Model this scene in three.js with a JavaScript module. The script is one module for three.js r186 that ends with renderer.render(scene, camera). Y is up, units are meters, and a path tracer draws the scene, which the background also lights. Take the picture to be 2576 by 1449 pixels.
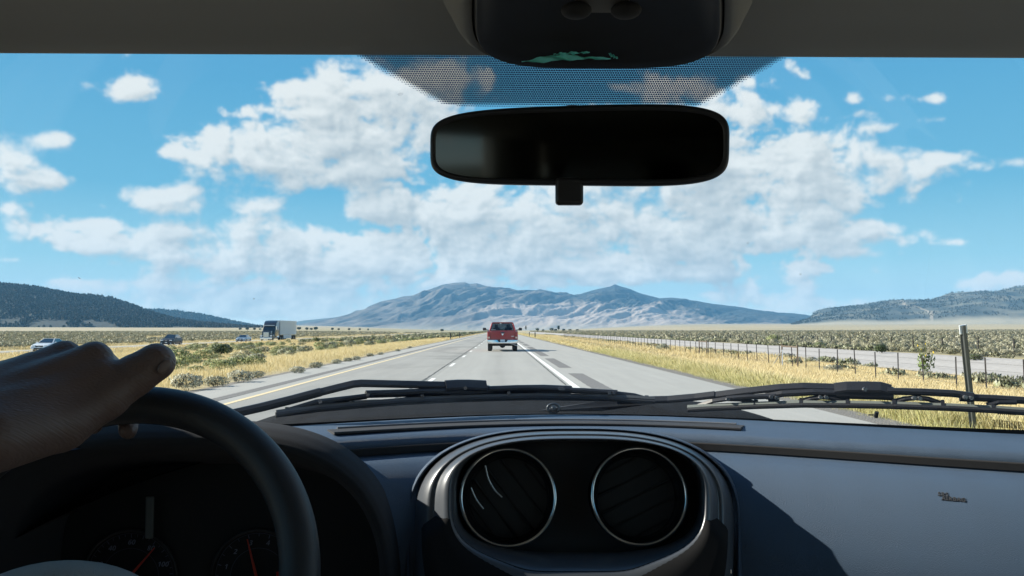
import * as THREE from 'three';
import { mergeGeometries, mergeVertices, toCreasedNormals } from 'three/addons/utils/BufferGeometryUtils.js';
import { RoundedBoxGeometry } from 'three/addons/geometries/RoundedBoxGeometry.js';
import { MarchingCubes } from 'three/addons/objects/MarchingCubes.js';
import { FontLoader } from 'three/addons/loaders/FontLoader.js';
import { TextGeometry } from 'three/addons/geometries/TextGeometry.js';

// ------------------------------------------------------------------ camera, sky, sun, exposure
const EXPOSURE = 1.95;
const scene = new THREE.Scene();
const F = 835;                                       // focal length in pixels of a 1024-pixel-wide picture
const camera = new THREE.PerspectiveCamera(2 * Math.atan(288 / F) * 180 / Math.PI, 1024 / 576, 0.05, 40000);
const EYE = new THREE.Vector3(0, 1.4, 0);
camera.position.copy(EYE);
camera.rotation.order = 'YXZ';
camera.rotation.set(Math.atan(42 / F), -Math.atan(12 / F), 0);
camera.updateMatrixWorld(true);
scene.add(camera);
const SUN_EL = 32 * Math.PI / 180, SUN_AZ = 13 * Math.PI / 180;   // azimuth measured from due left towards ahead
const sunDir = new THREE.Vector3(-Math.cos(SUN_EL) * Math.cos(SUN_AZ), Math.sin(SUN_EL), -Math.cos(SUN_EL) * Math.sin(SUN_AZ));
const sun = new THREE.DirectionalLight(new THREE.Color().setRGB(1, 0.92, 0.79), 5);
sun.position.copy(sunDir).multiplyScalar(120).add(new THREE.Vector3(0, 0, -40));
sun.target.position.set(0, 0, -40);
sun.castShadow = true;
sun.shadow.mapSize.set(4096, 4096);
Object.assign(sun.shadow.camera, { left: -90, right: 90, top: 90, bottom: -90, near: 1, far: 400 });
scene.add(sun, sun.target);
scene.fog = new THREE.FogExp2(new THREE.Color().setRGB(0.23, 0.60, 1.0), 8.5e-5);

// ------------------------------------------------------------------ small helpers
function rng(seed) { let a = seed >>> 0; return () => { a = (a + 0x6d2b79f5) | 0; let t = Math.imul(a ^ (a >>> 15), 1 | a); t = (t + Math.imul(t ^ (t >>> 7), 61 | t)) ^ t; return ((t ^ (t >>> 14)) >>> 0) / 4294967296; }; }
const lerp = (a, b, t) => a + (b - a) * t;
const clamp = (x, a = 0, b = 1) => Math.min(b, Math.max(a, x));
const smooth = (a, b, x) => { const t = clamp((x - a) / (b - a)); return t * t * (3 - 2 * t); };
const PERM = new Uint8Array(512); { const r = rng(7), p = [...Array(256).keys()]; for (let i = 255; i > 0; i--) { const j = Math.floor(r() * (i + 1)); [p[i], p[j]] = [p[j], p[i]]; } for (let i = 0; i < 512; i++) PERM[i] = p[i & 255]; }
const GX = new Float32Array(256), GY = new Float32Array(256); for (let i = 0; i < 256; i++) { GX[i] = Math.cos(i * 2.39996); GY[i] = Math.sin(i * 2.39996); }
function noise2(x, y) {                               // gradient noise, about -0.7 .. 0.7
  const xi = Math.floor(x), yi = Math.floor(y), fx = x - xi, fy = y - yi, X = xi & 255, Y = yi & 255;
  const u = fx * fx * fx * (fx * (fx * 6 - 15) + 10), v = fy * fy * fy * (fy * (fy * 6 - 15) + 10);
  const a = PERM[PERM[X] + Y], b = PERM[PERM[X + 1 & 255] + Y], c = PERM[PERM[X] + (Y + 1 & 255)], d = PERM[PERM[X + 1 & 255] + (Y + 1 & 255)];
  const n00 = GX[a] * fx + GY[a] * fy, n10 = GX[b] * (fx - 1) + GY[b] * fy, n01 = GX[c] * fx + GY[c] * (fy - 1), n11 = GX[d] * (fx - 1) + GY[d] * (fy - 1);
  return lerp(lerp(n00, n10, u), lerp(n01, n11, u), v);
}
function fbm(x, y, oct = 4, gain = 0.5) { let s = 0, a = 1, n = 0; for (let i = 0; i < oct; i++) { s += a * noise2(x, y); n += a; a *= gain; const t = x * 2.03 + 17.3; y = y * 2.03 - 9.1; x = t; } return s / n; }
function ridged(x, y, oct = 4) { let s = 0, a = 1, n = 0; for (let i = 0; i < oct; i++) { s += a * (1 - Math.abs(noise2(x, y)) * 2); n += a; a *= 0.5; x = x * 2.1 + 5.2; y = y * 2.1 + 1.7; } return s / n; }
// rays of the photograph: xd, yd are places on it when it is 2576 wide
const PX = 2576 / 1024;
const CAMQ = new THREE.Quaternion().setFromEuler(camera.rotation);
function dirOf(xd, yd) { const v = new THREE.Vector3((xd / PX - 512) / F, (288 - yd / PX) / F, -1).applyQuaternion(CAMQ); return v.multiplyScalar(-1 / v.z); }
function pz(xd, yd, z) { return dirOf(xd, yd).multiplyScalar(-z).add(EYE); }                              // on the plane z = const
function py(xd, yd, y) { const d = dirOf(xd, yd); return d.multiplyScalar((y - EYE.y) / d.y).add(EYE); }    // on the plane y = const
const V3 = (a) => a.isVector3 ? a : new THREE.Vector3(...a);
const taken = {};
function numbered(n) { const k = taken[n] = (taken[n] ?? -1) + 1; return k ? n + '_' + String(k).padStart(3, '0') : n; }
function lit(o) { o.traverse((m) => { if (m.isMesh) { m.castShadow = true; m.receiveShadow = true; } }); return o; }
function thing(name, label, category, [x, y, z] = [0, 0, 0], group) {
  const o = new THREE.Group(); o.name = numbered(name); o.position.set(x, y, z); scene.add(o);
  Object.assign(o.userData, { label, category }); if (group) o.userData.group = group;
  return o;
}
function part(name, geo, mat, parent, label) { const m = new THREE.Mesh(geo, mat); m.name = name; m.castShadow = m.receiveShadow = true; if (label) m.userData.label = label; parent.add(m); return m; }
function sub(name, parent, label) { const g = new THREE.Group(); g.name = name; parent.add(g); if (label) g.userData.label = label; return g; }
function struct(name, geo, mat, label) { const m = new THREE.Mesh(geo, mat); m.name = name; m.castShadow = m.receiveShadow = true; m.userData.kind = 'structure'; if (label) m.userData.label = label; scene.add(m); return m; }
function copyOf(o, label) { const c = o.clone(); c.name = numbered(o.name.replace(/_\d{3}$/, '')); c.userData = { ...o.userData }; if (label) c.userData.label = label; scene.add(c); return c; }
function grid(nu, nv, f, su = 1, sv = 1, flip = false) {        // a sheet f(u, v) -> [x, y, z]
  const pos = [], uv = [], idx = [];
  for (let j = 0; j <= nv; j++) for (let i = 0; i <= nu; i++) { const p = f(i / nu, j / nv); if (p.isVector3) pos.push(p.x, p.y, p.z); else pos.push(...p); uv.push(i / nu * su, j / nv * sv); }
  for (let j = 0; j < nv; j++) for (let i = 0; i < nu; i++) { const a = j * (nu + 1) + i, b = a + 1, c = a + nu + 1, d = c + 1; flip ? idx.push(a, c, b, b, c, d) : idx.push(a, b, c, b, d, c); }
  const g = new THREE.BufferGeometry();
  g.setAttribute('position', new THREE.Float32BufferAttribute(pos, 3)); g.setAttribute('uv', new THREE.Float32BufferAttribute(uv, 2)); g.setIndex(idx); g.computeVertexNormals();
  return g;
}
function closeSeam(g, nu, nv) { const n = g.attributes.normal; for (let j = 0; j <= nv; j++) { const a = j * (nu + 1), b = a + nu; const v = new THREE.Vector3(n.getX(a) + n.getX(b), n.getY(a) + n.getY(b), n.getZ(a) + n.getZ(b)).normalize(); n.setXYZ(a, v.x, v.y, v.z); n.setXYZ(b, v.x, v.y, v.z); } return g; }
function table(list) { return (x) => { if (x <= list[0][0]) return list[0][1]; for (let i = 1; i < list.length; i++) if (x <= list[i][0]) { const [a, b] = list[i - 1], [c, d] = list[i]; return lerp(b, d, (x - a) / (c - a)); } return list[list.length - 1][1]; }; }
function tube(pts, r, seg = 24, rs = 8, closed = false) { return new THREE.TubeGeometry(new THREE.CatmullRomCurve3(pts.map(V3), closed, 'centripetal'), seg, r, rs, closed); }
function box(w, h, d, x = 0, y = 0, z = 0, r = 0) { const g = r ? new RoundedBoxGeometry(w, h, d, 2, r) : new THREE.BoxGeometry(w, h, d); g.translate(x, y, z); return g; }
function merge(list) { const n = list.map((g) => { const k = g.index ? g.toNonIndexed() : g.clone(); for (const a of Object.keys(k.attributes)) if (!['position', 'normal', 'uv'].includes(a)) k.deleteAttribute(a); if (!k.attributes.uv) k.setAttribute('uv', new THREE.Float32BufferAttribute(new Float32Array(k.attributes.position.count * 2), 2)); return k; }); return mergeGeometries(n); }
function rail(pts, w, h, up = [0, 1, 0]) {                      // a flat bar of section w x h swept along pts, with chamfered edges
  pts = pts.map(V3); const U = new THREE.Vector3(...up), n = pts.length - 1, c = Math.min(w, h) * 0.25;
  const sec = [[-w / 2 + c, -h / 2], [w / 2 - c, -h / 2], [w / 2, -h / 2 + c], [w / 2, h / 2 - c], [w / 2 - c, h / 2], [-w / 2 + c, h / 2], [-w / 2, h / 2 - c], [-w / 2, -h / 2 + c]];
  const fr = pts.map((p, i) => { const t = pts[Math.min(n, i + 1)].clone().sub(pts[Math.max(0, i - 1)]).normalize(); const s = new THREE.Vector3().crossVectors(t, U).normalize(); return [s, new THREE.Vector3().crossVectors(s, t)]; });
  const wh = (i, k) => { const s = sec[k % 8]; return pts[i].clone().addScaledVector(fr[i][0], s[0]).addScaledVector(fr[i][1], s[1]); };
  const pos = [], tri = (a, b, d) => pos.push(a.x, a.y, a.z, b.x, b.y, b.z, d.x, d.y, d.z);
  for (let i = 0; i < n; i++) for (let k = 0; k < 8; k++) { const a = wh(i, k), b = wh(i, k + 1), d = wh(i + 1, k), e = wh(i + 1, k + 1); tri(a, b, d); tri(b, e, d); }
  for (const i of [0, n]) for (let k = 1; k < 7; k++) i ? tri(wh(i, 0), wh(i, k), wh(i, k + 1)) : tri(wh(i, 0), wh(i, k + 1), wh(i, k));
  const g = new THREE.BufferGeometry(); g.setAttribute('position', new THREE.Float32BufferAttribute(pos, 3)); g.setAttribute('uv', new THREE.Float32BufferAttribute(new Float32Array(pos.length / 3 * 2), 2)); g.computeVertexNormals();
  return g;
}
const RGB = (r, g, b) => new THREE.Color().setRGB(r, g, b);
function mat(c, roughness = 0.7, metalness = 0, more = {}) { return new THREE.MeshPhysicalMaterial({ color: RGB(...c), roughness, metalness, ...more }); }
function tex(w, h, f, srgb = false, rep) {                       // f(x, y) -> [r, g, b] 0..1
  const d = new Uint8Array(w * h * 4); for (let y = 0; y < h; y++) for (let x = 0; x < w; x++) { const c = f(x, y), k = (y * w + x) * 4; d[k] = clamp(c[0]) * 255; d[k + 1] = clamp(c[1]) * 255; d[k + 2] = clamp(c[2]) * 255; d[k + 3] = 255; }
  const t = new THREE.DataTexture(d, w, h); t.wrapS = t.wrapT = THREE.RepeatWrapping; t.magFilter = THREE.LinearFilter; t.minFilter = THREE.LinearMipmapLinearFilter; t.generateMipmaps = true;
  if (srgb) t.colorSpace = THREE.SRGBColorSpace; if (rep) t.repeat.set(...rep); t.needsUpdate = true; return t;
}
function tileNoise(x, y, n, per, oct) { // tiling by blending four shifted copies
  const a = x / n, b = y / n, s = per; const q = (u, v) => fbm(u * s, v * s, oct);
  const wx = smooth(0, 1, a), wy = smooth(0, 1, b);
  return lerp(lerp(q(a + 1, b + 1), q(a, b + 1), wx), lerp(q(a + 1, b), q(a, b), wx), wy) * 1.25;
}

// ------------------------------------------------------------------ the sky: air and clouds by direction
const CLOUDS = [ // middle x, y, half width, half height, weight, in the frame of the photograph
  [325, 225, 78, 42, 1.15], [222, 215, 24, 18, .6], [392, 272, 30, 14, .7], [440, 262, 18, 14, .55], [300, 138, 60, 10, .5],
  [95, 350, 75, 22, .85], [160, 343, 30, 18, .7], [15, 400, 50, 60, 1.1], [40, 450, 60, 32, 1.1], [130, 455, 62, 28, 1.1], [375, 330, 20, 8, .35],
  [30, 535, 50, 26, .9], [115, 560, 100, 42, 1.15], [60, 590, 70, 22, .8], [430, 375, 32, 28, .8],
  [380, 495, 90, 34, 1.1], [430, 515, 60, 26, 1.0], [490, 482, 34, 16, .7], [505, 520, 30, 12, .5],
  [560, 375, 100, 52, 1.2], [650, 395, 120, 60, 1.2], [760, 225, 75, 34, 1.05], [770, 320, 130, 60, 1.3], [920, 230, 110, 66, 1.3], [880, 330, 170, 100, 1.4], [1000, 300, 130, 110, 1.4], [840, 410, 130, 55, 1.2], [960, 420, 120, 40, 1.0], [720, 460, 90, 22, .7], [520, 432, 80, 18, .7], [930, 465, 70, 30, .8],
  [960, 520, 95, 24, 1.0], [1060, 530, 70, 34, 1.0], [1020, 490, 40, 20, .6],
  [655, 530, 72, 42, 1.35], [600, 580, 90, 22, .9], [780, 525, 60, 12, .45],
  [300, 610, 140, 42, 1.25], [420, 605, 110, 44, 1.2], [260, 640, 70, 26, .9], [600, 630, 120, 40, 1.2], [740, 610, 120, 46, 1.2], [560, 665, 180, 28, 1.0], [760, 665, 220, 32, 1.15], [960, 640, 150, 40, 1.15], [1100, 620, 150, 44, 1.1],
  [1180, 500, 110, 34, .9], [1240, 560, 170, 60, 1.2], [1400, 590, 260, 70, 1.3], [1300, 640, 260, 40, 1.1], [1560, 520, 260, 90, 1.35], [1700, 420, 230, 90, 1.3], [1950, 400, 240, 70, 1.35], [1980, 470, 250, 60, 1.3], [2160, 420, 170, 52, 1.25], [2280, 415, 140, 24, 1.05], [2400, 395, 95, 14, .95], [2300, 432, 80, 12, .7], [2530, 408, 110, 16, .9],
  [1800, 560, 230, 50, 1.2], [1960, 600, 180, 34, 1.1], [1640, 640, 260, 36, 1.05], [2120, 505, 60, 26, .7], [2060, 545, 80, 30, .8],
  [1860, 285, 90, 28, 1.0], [1960, 285, 60, 20, .9], [2035, 265, 40, 26, .9], [1920, 215, 70, 34, .8], [1990, 165, 60, 20, .55], [2030, 185, 20, 18, .6], [1680, 215, 110, 40, 1.0], [1130, 190, 120, 36, .85], [1300, 245, 160, 14, .35], [1550, 300, 300, 60, .9],
  [2143, 243, 24, 22, .85], [2255, 246, 50, 16, .65], [2350, 248, 44, 16, .8], [2480, 235, 56, 18, .65], [2370, 300, 56, 9, .6], [2200, 322, 42, 12, .6], [2175, 285, 34, 14, .5],
  [2200, 578, 90, 22, 1.0], [2150, 640, 130, 16, .7], [2375, 605, 110, 18, 1.0],
  [1680, 690, 440, 20, 1.0], [1980, 670, 260, 14, .65], [1290, 690, 130, 26, 1.1], [1230, 700, 80, 22, .9], [1420, 700, 130, 22, .9],
  [1880, 725, 70, 22, 1.05], [1830, 748, 90, 18, .9], [2025, 728, 36, 26, 1.1], [2000, 760, 130, 22, .95], [2120, 760, 120, 14, .7], [2470, 718, 80, 22, 1.2], [2560, 715, 70, 30, 1.2], [2420, 745, 110, 16, .8],
  [300, 718, 330, 22, 1.1], [620, 742, 330, 34, 1.15], [900, 720, 220, 24, 1.0], [1060, 695, 120, 14, .6], [460, 762, 320, 28, 1.1], [750, 780, 280, 28, 1.1], [1900, 785, 300, 14, .6], [30, 655, 40, 10, .7], [150, 668, 60, 9, .5], [590, 695, 40, 14, .6],
];
{
  const W = 4096, H = 2048, R = H / 2, D = new Float32Array(W * R), inv = CAMQ.clone().invert(), d = new THREE.Vector3();
  const near = new Uint8Array(W * R);
  for (let j = 0; j < R; j++) {
    const el = (j + 0.5) / R * Math.PI / 2, ce = Math.cos(el), se = Math.sin(el);
    for (let i = 0; i < W; i++) {
      const a = ((i + 0.5) / W - 0.5) * 2 * Math.PI, x = Math.cos(a) * ce, z = Math.sin(a) * ce;
      const az = Math.atan2(x, -z), q = 1 / (se + 0.16);
      const px = x * q, pq = -z * q;
      const wx = noise2(az * 13 + 3, el * 19) * 0.25, wy = noise2(az * 13 - 40, el * 19 + 7) * 0.25;
      const n = fbm(az * 15 + wx * 2 + 60, el * 24 + wy * 2 + 20, 6, 0.6), n2 = fbm(px * 3.1 + wx + 9, pq * 3.1 + wy, 5, 0.55);
      const bil = Math.abs(noise2(az * 22 + wx * 4, el * 30 + wy * 4)) + 0.55 * Math.abs(noise2(az * 48 - 9 + wx, el * 62)) + 0.32 * Math.abs(noise2(az * 105, el * 130 + 4)) + 0.2 * Math.abs(noise2(az * 230, el * 270)) - 0.46;
      let m = 0, w = 0;
      d.set(x, se, z).applyQuaternion(inv);
      if (d.z < -0.3) {
        const u = (512 - d.x / d.z * F) * PX, v = (288 + d.y / d.z * F) * PX;
        w = smooth(-500, -150, u) * smooth(3076, 2726, u) * smooth(-420, 60, v);
        if (w > 0) for (const c of CLOUDS) { const e = (u - c[0]) / c[2], f = (v - c[1]) / c[3], r2 = e * e + f * f; if (r2 < 5) { const q = Math.min(0.97, c[4] * 0.85 * Math.exp(-r2 * 0.7)); m = m + q - m * q; } }
      }
      const gen = 0.34 + 1.7 * fbm(px * 0.55 + 31, pq * 0.55 - 12, 2) + 0.5 * Math.exp(-el * 9);
      m = lerp(clamp(gen, 0, 1.2), Math.min(m, 1.25), w);
      D[j * W + i] = m * 1.12 - 0.53 + n * 1.12 + n2 * 0.40 + bil * 0.62;
    }
  }
  const out = new Float32Array(W * H * 4), k = 1 / EXPOSURE;
  const at = (i, j) => D[clamp(j, 0, R - 1) * W + ((i % W) + W) % W];
  const airs = [[0, .78, .92, .93], [.03, .62, .86, .92], [.08, .37, .70, .84], [.16, .175, .52, .76], [.28, .115, .43, .715], [.42, .095, .37, .68], [.8, .05, .22, .50], [1.6, .04, .17, .42]];
  for (let j = 0; j < R; j++) {
    const el = (j + 0.5) / R * Math.PI / 2; let s = 1; while (s < airs.length - 1 && airs[s][0] < el) s++;
    const t = clamp((el - airs[s - 1][0]) / (airs[s][0] - airs[s - 1][0])), air = [1, 2, 3].map((c) => lerp(airs[s - 1][c], airs[s][c], t));
    const lowFade = smooth(-0.01, 0.07, el);
    for (let i = 0; i < W; i++) {
      const ph = (i / W - 0.5) * 6.2832, wisp = 0.5 + 1.3 * noise2(ph * 5 + 70, el * 9 + 4), v = at(i, j), al = smooth(-0.03, 0.20 + 0.42 * clamp(wisp), v) * lerp(0.7, 0.97, lowFade);
      const up = at(i - 5, j + 9), up2 = at(i - 14, j + 24), up3 = at(i - 3, j + 3);
      let l = 0.97 + clamp((v - up3) * 0.22, -0.045, 0.045) + clamp((v - up) * 0.26, -0.10, 0.10) - clamp(up2 + 0.05, 0, 0.6) * 0.30 - clamp(up, 0, 0.6) * 0.10;
      l = clamp(l, 0.5, 1.0);
      const c = [lerp(0.42, 0.93, (l - 0.5) * 2), lerp(0.50, 0.96, (l - 0.5) * 2), lerp(0.55, 0.95, (l - 0.5) * 2)];
      const o = ((j + R) * W + i) * 4;
      for (let b = 0; b < 3; b++) out[o + b] = lerp(air[b], lerp(air[b], c[b], lerp(0.75, 1, lowFade)), al) * k * (1 + 0.45 * Math.exp(-el / 0.06));
      out[o + 3] = 1;
    }
  }
  for (let j = 0; j < R; j++) for (let i = 0; i < W; i++) { const o = (j * W + i) * 4; out[o] = .30 * k; out[o + 1] = .29 * k; out[o + 2] = .22 * k; out[o + 3] = 1; }
  const t = new THREE.DataTexture(out, W, H, THREE.RGBAFormat, THREE.FloatType); t.mapping = THREE.EquirectangularReflectionMapping; t.magFilter = t.minFilter = THREE.LinearFilter; t.needsUpdate = true;
  scene.background = scene.environment = t;
}

// ------------------------------------------------------------------ the lie of the land
function groundY(x, z) {
  const d = Math.hypot(x, z);
  let y = x >= 0
    ? -0.7 * smooth(5.9, 12.5, x) + 0.38 * smooth(21, 30, x) + 0.32 * smooth(30, 90, x)
    : -0.86 * smooth(-7.3, -22, x) - 0.08 * smooth(-43.8, -45, x) * smooth(-57, -55.8, x) + 0.75 * smooth(-60, -140, x);
  const away = smooth(14, 60, x) + smooth(-14, -44, x) * smooth(-48, -44, x) * 0.3 + smooth(-57, -90, x);
  y += away * (0.28 * fbm(x * 0.02 + 3, z * 0.02, 3) + 0.07 * fbm(x * 0.15, z * 0.15, 2));
  y -= 0.035;
  const side = x > 0 ? 1 : 0.75;
  y += side * smooth(0.02, 0.25, Math.abs(x) / (d + 1)) * 0.0088 * Math.max(0, d - 900);
  y -= 0.5 * smooth(400, 3000, d) * smooth(0.2, 0.0, Math.abs(x) / (d + 1));
  return y;
}
const ROAD_L = -6.85, ROAD_R = 5.62, ROAD_END = -2600;
// what grows where: dry grass, sage and pale plain, in linear base colours
function groundColor(x, z) {
  const d = Math.hypot(x, z), n = fbm(x * 0.11, z * 0.05, 3), m = fbm(x * 0.013 + 7, z * 0.006, 3), k = fbm(x * 0.9, z * 0.5, 2);
  const grass = [.60, .48, .215], dry = [.50, .43, .25], sage = [.235, .225, .13], soil = [.34, .29, .20], pale = [.52, .44, .29], green = [.20, .23, .075];
  let c;
  const mix = (a, b, t) => a.map((v, i) => lerp(v, b[i], clamp(t)));
  if (x > 0) {
    c = mix(grass, green, smooth(9.5, 5.6, x) * 0.45 * (0.6 + n));
    c = mix(c, soil, smooth(6.3, 5.5, x) * 0.9);
    c = mix(c, dry, smooth(13, 17, x) * 0.6);
    c = mix(c, mix(sage, [.42, .375, .24], 0.6 + n), smooth(30, 34, x));
  } else {
    c = mix(grass, dry, clamp(0.5 + n));
    c = mix(c, soil, smooth(-8.4, -6.8, x) * 0.8);
    c = mix(c, mix(green, sage, clamp(0.5 + 2 * n)), smooth(-11, -15, x) * smooth(-34, -26, x) * clamp(0.35 + n * 1.5));
    c = mix(c, mix(sage, dry, clamp(0.5 + n * 2 + m)), smooth(-56, -70, x) * 0.8);
  }
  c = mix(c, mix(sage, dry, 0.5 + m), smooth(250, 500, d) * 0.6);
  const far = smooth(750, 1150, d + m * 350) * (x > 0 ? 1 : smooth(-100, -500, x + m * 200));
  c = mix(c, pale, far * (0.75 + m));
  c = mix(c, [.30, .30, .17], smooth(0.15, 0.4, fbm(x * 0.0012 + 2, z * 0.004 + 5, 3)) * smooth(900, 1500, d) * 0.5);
  const f = 1 + 0.18 * k + 0.12 * n;
  return c.map((v) => v * f);
}
const fineEarth = tex(512, 512, (x, y) => { const n = tileNoise(x, y, 512, 24, 4), m = tileNoise(x + 90, y, 512, 90, 2); const v = 0.80 + 0.28 * n + 0.22 * m; return [v, v * 0.99, v * 0.97]; });
fineEarth.repeat.set(1, 1);
{
  const xs = [], zs = []; for (let i = -70; i <= 70; i++) { const t = i / 70; xs.push(Math.sign(t) * (Math.abs(t) * 90 + Math.pow(Math.abs(t), 5) * 5600)); }
  xs.push(-6.85, -7.2, -7.6, 5.62, 5.9, 6.3, 13, 12.5, 20.8, 21, 30, 30.5, -44.5, -45, -55.5, -56); xs.sort((a, b) => a - b);
  for (let i = 0; i <= 210; i++) { const t = i / 210; zs.push(14 - t * 260 - Math.pow(t, 4) * 6400); }
  const pos = [], col = [], uv = [], idx = [], nx = xs.length;
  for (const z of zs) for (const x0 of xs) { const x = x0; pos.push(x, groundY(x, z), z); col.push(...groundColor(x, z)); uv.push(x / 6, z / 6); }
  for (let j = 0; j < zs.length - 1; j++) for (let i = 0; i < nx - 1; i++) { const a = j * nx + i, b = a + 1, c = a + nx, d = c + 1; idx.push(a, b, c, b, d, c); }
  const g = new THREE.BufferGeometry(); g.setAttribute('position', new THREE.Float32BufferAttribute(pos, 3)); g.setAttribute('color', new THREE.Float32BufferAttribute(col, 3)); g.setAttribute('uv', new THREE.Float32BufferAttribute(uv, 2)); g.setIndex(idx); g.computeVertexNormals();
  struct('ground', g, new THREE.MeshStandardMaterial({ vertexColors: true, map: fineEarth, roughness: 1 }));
}

// ------------------------------------------------------------------ the highway: asphalt, seams, paint, rumble strips
{
  const road = new THREE.Group(); road.name = 'road'; road.userData.kind = 'structure'; scene.add(road);
  const Wd = ROAD_R - ROAD_L;
  const asphalt = tex(1024, 2048, (px, p) => {
    const x = ROAD_L + px / 1024 * Wd, n = tileNoise(px, p, 1024, 9, 4), v2 = p / 2048;
    const streak = fbm(x * 3.1, Math.sin(v2 * Math.PI * 2) * 1.6 + 4, 3), fine = noise2(px * 0.9, p * 0.9) * 0.5 + noise2(px * 0.43 + 9, p * 0.43) * 0.5;
    let v = 0.605 + 0.035 * streak + 0.02 * n + 0.07 * fine;
    if (x < -1.95 && x > -5.2) { const sw = tileNoise(px, p, 2048, 6, 4); v -= 0.03 + 0.085 * smooth(-0.02, 0.3, sw) * smooth(-5.2, -3.6, x); }
    if (x > 1.9) v += 0.012; if (x < -5.3) v += 0.02;
    for (const w of [-0.85, 0.82, -4.4, -2.75]) v += 0.010 * Math.exp(-((x - w) ** 2) / 0.09);
    v -= 0.03 * Math.exp(-((x + 0.05) ** 2) / 0.10);
    const spot = noise2(px * 0.07 + 60, p * 0.035); if (spot > 0.52) v -= 0.03;
    return [v * 1.0, v * 0.995, v * 0.965];
  }, true);
  asphalt.repeat.set(1, 1); asphalt.anisotropy = 8;
  const zAt = (t) => 20 - 60 * t - (Math.pow(t, 3)) * (2560);
  const rs = grid(12, 160, (u, v) => [lerp(ROAD_L, ROAD_R, u), 0, zAt(v)]);
  { const u = rs.attributes.uv, p = rs.attributes.position; for (let i = 0; i < u.count; i++) u.setXY(i, (p.getX(i) - ROAD_L) / Wd, -p.getZ(i) / 48); }
  part('asphalt', rs, new THREE.MeshStandardMaterial({ map: asphalt, roughness: 0.92 }), road);
  // pavement edges: a ragged lip of broken asphalt and gravel
  const gravelTex = tex(256, 256, (x, y) => { const n = tileNoise(x, y, 256, 40, 3), v = 0.47 + 0.55 * n; return [v, v * 0.97, v * 0.92]; }, true);
  const gravel = new THREE.MeshStandardMaterial({ map: gravelTex, roughness: 1, bumpMap: gravelTex, bumpScale: 0.03 });
  const strip = (x0, x1, w0, y0, seed, y1) => { const g = grid(3, 900, (u, v) => { const z = 12 - 40 * v - v * v * 900, j = noise2(z * 0.9 + seed, 3) * w0 + noise2(z * 3.1, seed) * w0 * 0.6; const x = u < 0.1 ? x0 : lerp(x0, x1 + j, u); return [x, lerp(y0, y1 ?? groundY(x, z) + 0.02, u), z]; }); const uu = g.attributes.uv, p = g.attributes.position; for (let i = 0; i < uu.count; i++) uu.setXY(i, p.getX(i) * 1.2, p.getZ(i) * 1.2); return g; };
  part('gravel_edge', strip(ROAD_R - 0.02, ROAD_R + 0.62, 0.3, -0.004, 3), gravel, road);
  part('gravel_edge', strip(ROAD_L + 0.02, ROAD_L - 0.35, 0.12, -0.004, 9), gravel, road);
  // paint
  const wornTex = tex(256, 256, (x, y) => { const n = tileNoise(x, y, 256, 18, 4), v = 0.92 + 0.22 * Math.min(0, n + 0.12); return [v, v, v * 0.985]; });
  const white = new THREE.MeshStandardMaterial({ color: RGB(.80, .80, .78), map: wornTex, roughness: 0.75 });
  const yellow = new THREE.MeshStandardMaterial({ color: RGB(.76, .62, .38), map: wornTex, roughness: 0.75 });
  const line = (x0, x1, z0, z1, y, n, jag = 0.012) => { const g = grid(1, n, (u, v) => { const z = lerp(z0, z1, v); return [lerp(x0, x1, u) + jag * noise2(z * 2.7 + u * 40, x0 * 9), y, z]; }); const uu = g.attributes.uv, p = g.attributes.position; for (let i = 0; i < uu.count; i++) uu.setXY(i, p.getX(i) * 0.9, p.getZ(i) * 0.5); return g; };
  part('edge_line', line(1.78, 1.945, 15, -900, 0.004, 900), white, road, 'solid white line along the right lane edge');
  part('edge_line', line(-5.25, -5.12, 15, -900, 0.004, 900), yellow, road, 'solid yellow line along the left lane edge');
  for (let k = -1; k < 16; k++) { const z = -21.4 - k * 10.85; part(k ? 'lane_dash' : 'lane_dash', line(-1.98, -1.85, z, z - 3.0, 0.004, 12, 0.006), white, road); }
  // sealed joints and the saw-cut along the paint
  const tar = new THREE.MeshStandardMaterial({ color: RGB(.075, .08, .075), roughness: 0.85 });
  part('sealed_joint', line(-2.155, -2.095, 15, -600, 0.004, 1800, 0.05), tar, road);
  part('sealed_joint', line(1.655, 1.70, 15, -300, 0.004, 1200, 0.07), tar, road);
  // milled rumble strips
  const millTex = tex(128, 256, (x, y) => { const g = Math.sin(y / 256 * Math.PI * 2 * 12), n = noise2(x * 0.3, y * 0.3); const v = 0.50 + 0.10 * g + 0.16 * n; return [v, v * 0.99, v * 0.98]; }, true);
  const mill = new THREE.MeshStandardMaterial({ color: RGB(.72, .72, .72), map: millTex, roughness: 1, bumpMap: millTex, bumpScale: 0.02 });
  const rumble = (x0, x1, z0, z1) => { const g = grid(4, 40, (u, v) => { const z = lerp(z0, z1, v); return [lerp(x0, x1, u) + 0.03 * noise2(z * 4, u * 20), 0.004, z + 0.2 * noise2(u * 7, z0)]; }); const uu = g.attributes.uv; for (let i = 0; i < uu.count; i++) uu.setY(i, uu.getY(i) * Math.abs(z1 - z0) / 3.6); return g; };
  for (let k = -1; k < 9; k++) { const z = -16.8 - k * 14.2; part('rumble_strip', rumble(2.2, 2.66, z, z - 10.2), mill, road); }
  part('rumble_strip', rumble(-5.86, -5.56, 10, -260), mill, road);
  // opposite carriageway and the gravel frontage road
  const far = grid(4, 120, (u, v) => { const z = 0 - 60 * v - v * v * 1500, x = lerp(-55.5, -44.8, u); return [x, groundY(x, z) + 0.02, z]; });
  { const u = far.attributes.uv, p = far.attributes.position; for (let i = 0; i < u.count; i++) u.setXY(i, (p.getX(i) + 55.5) / 11, -p.getZ(i) / 48); }
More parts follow.
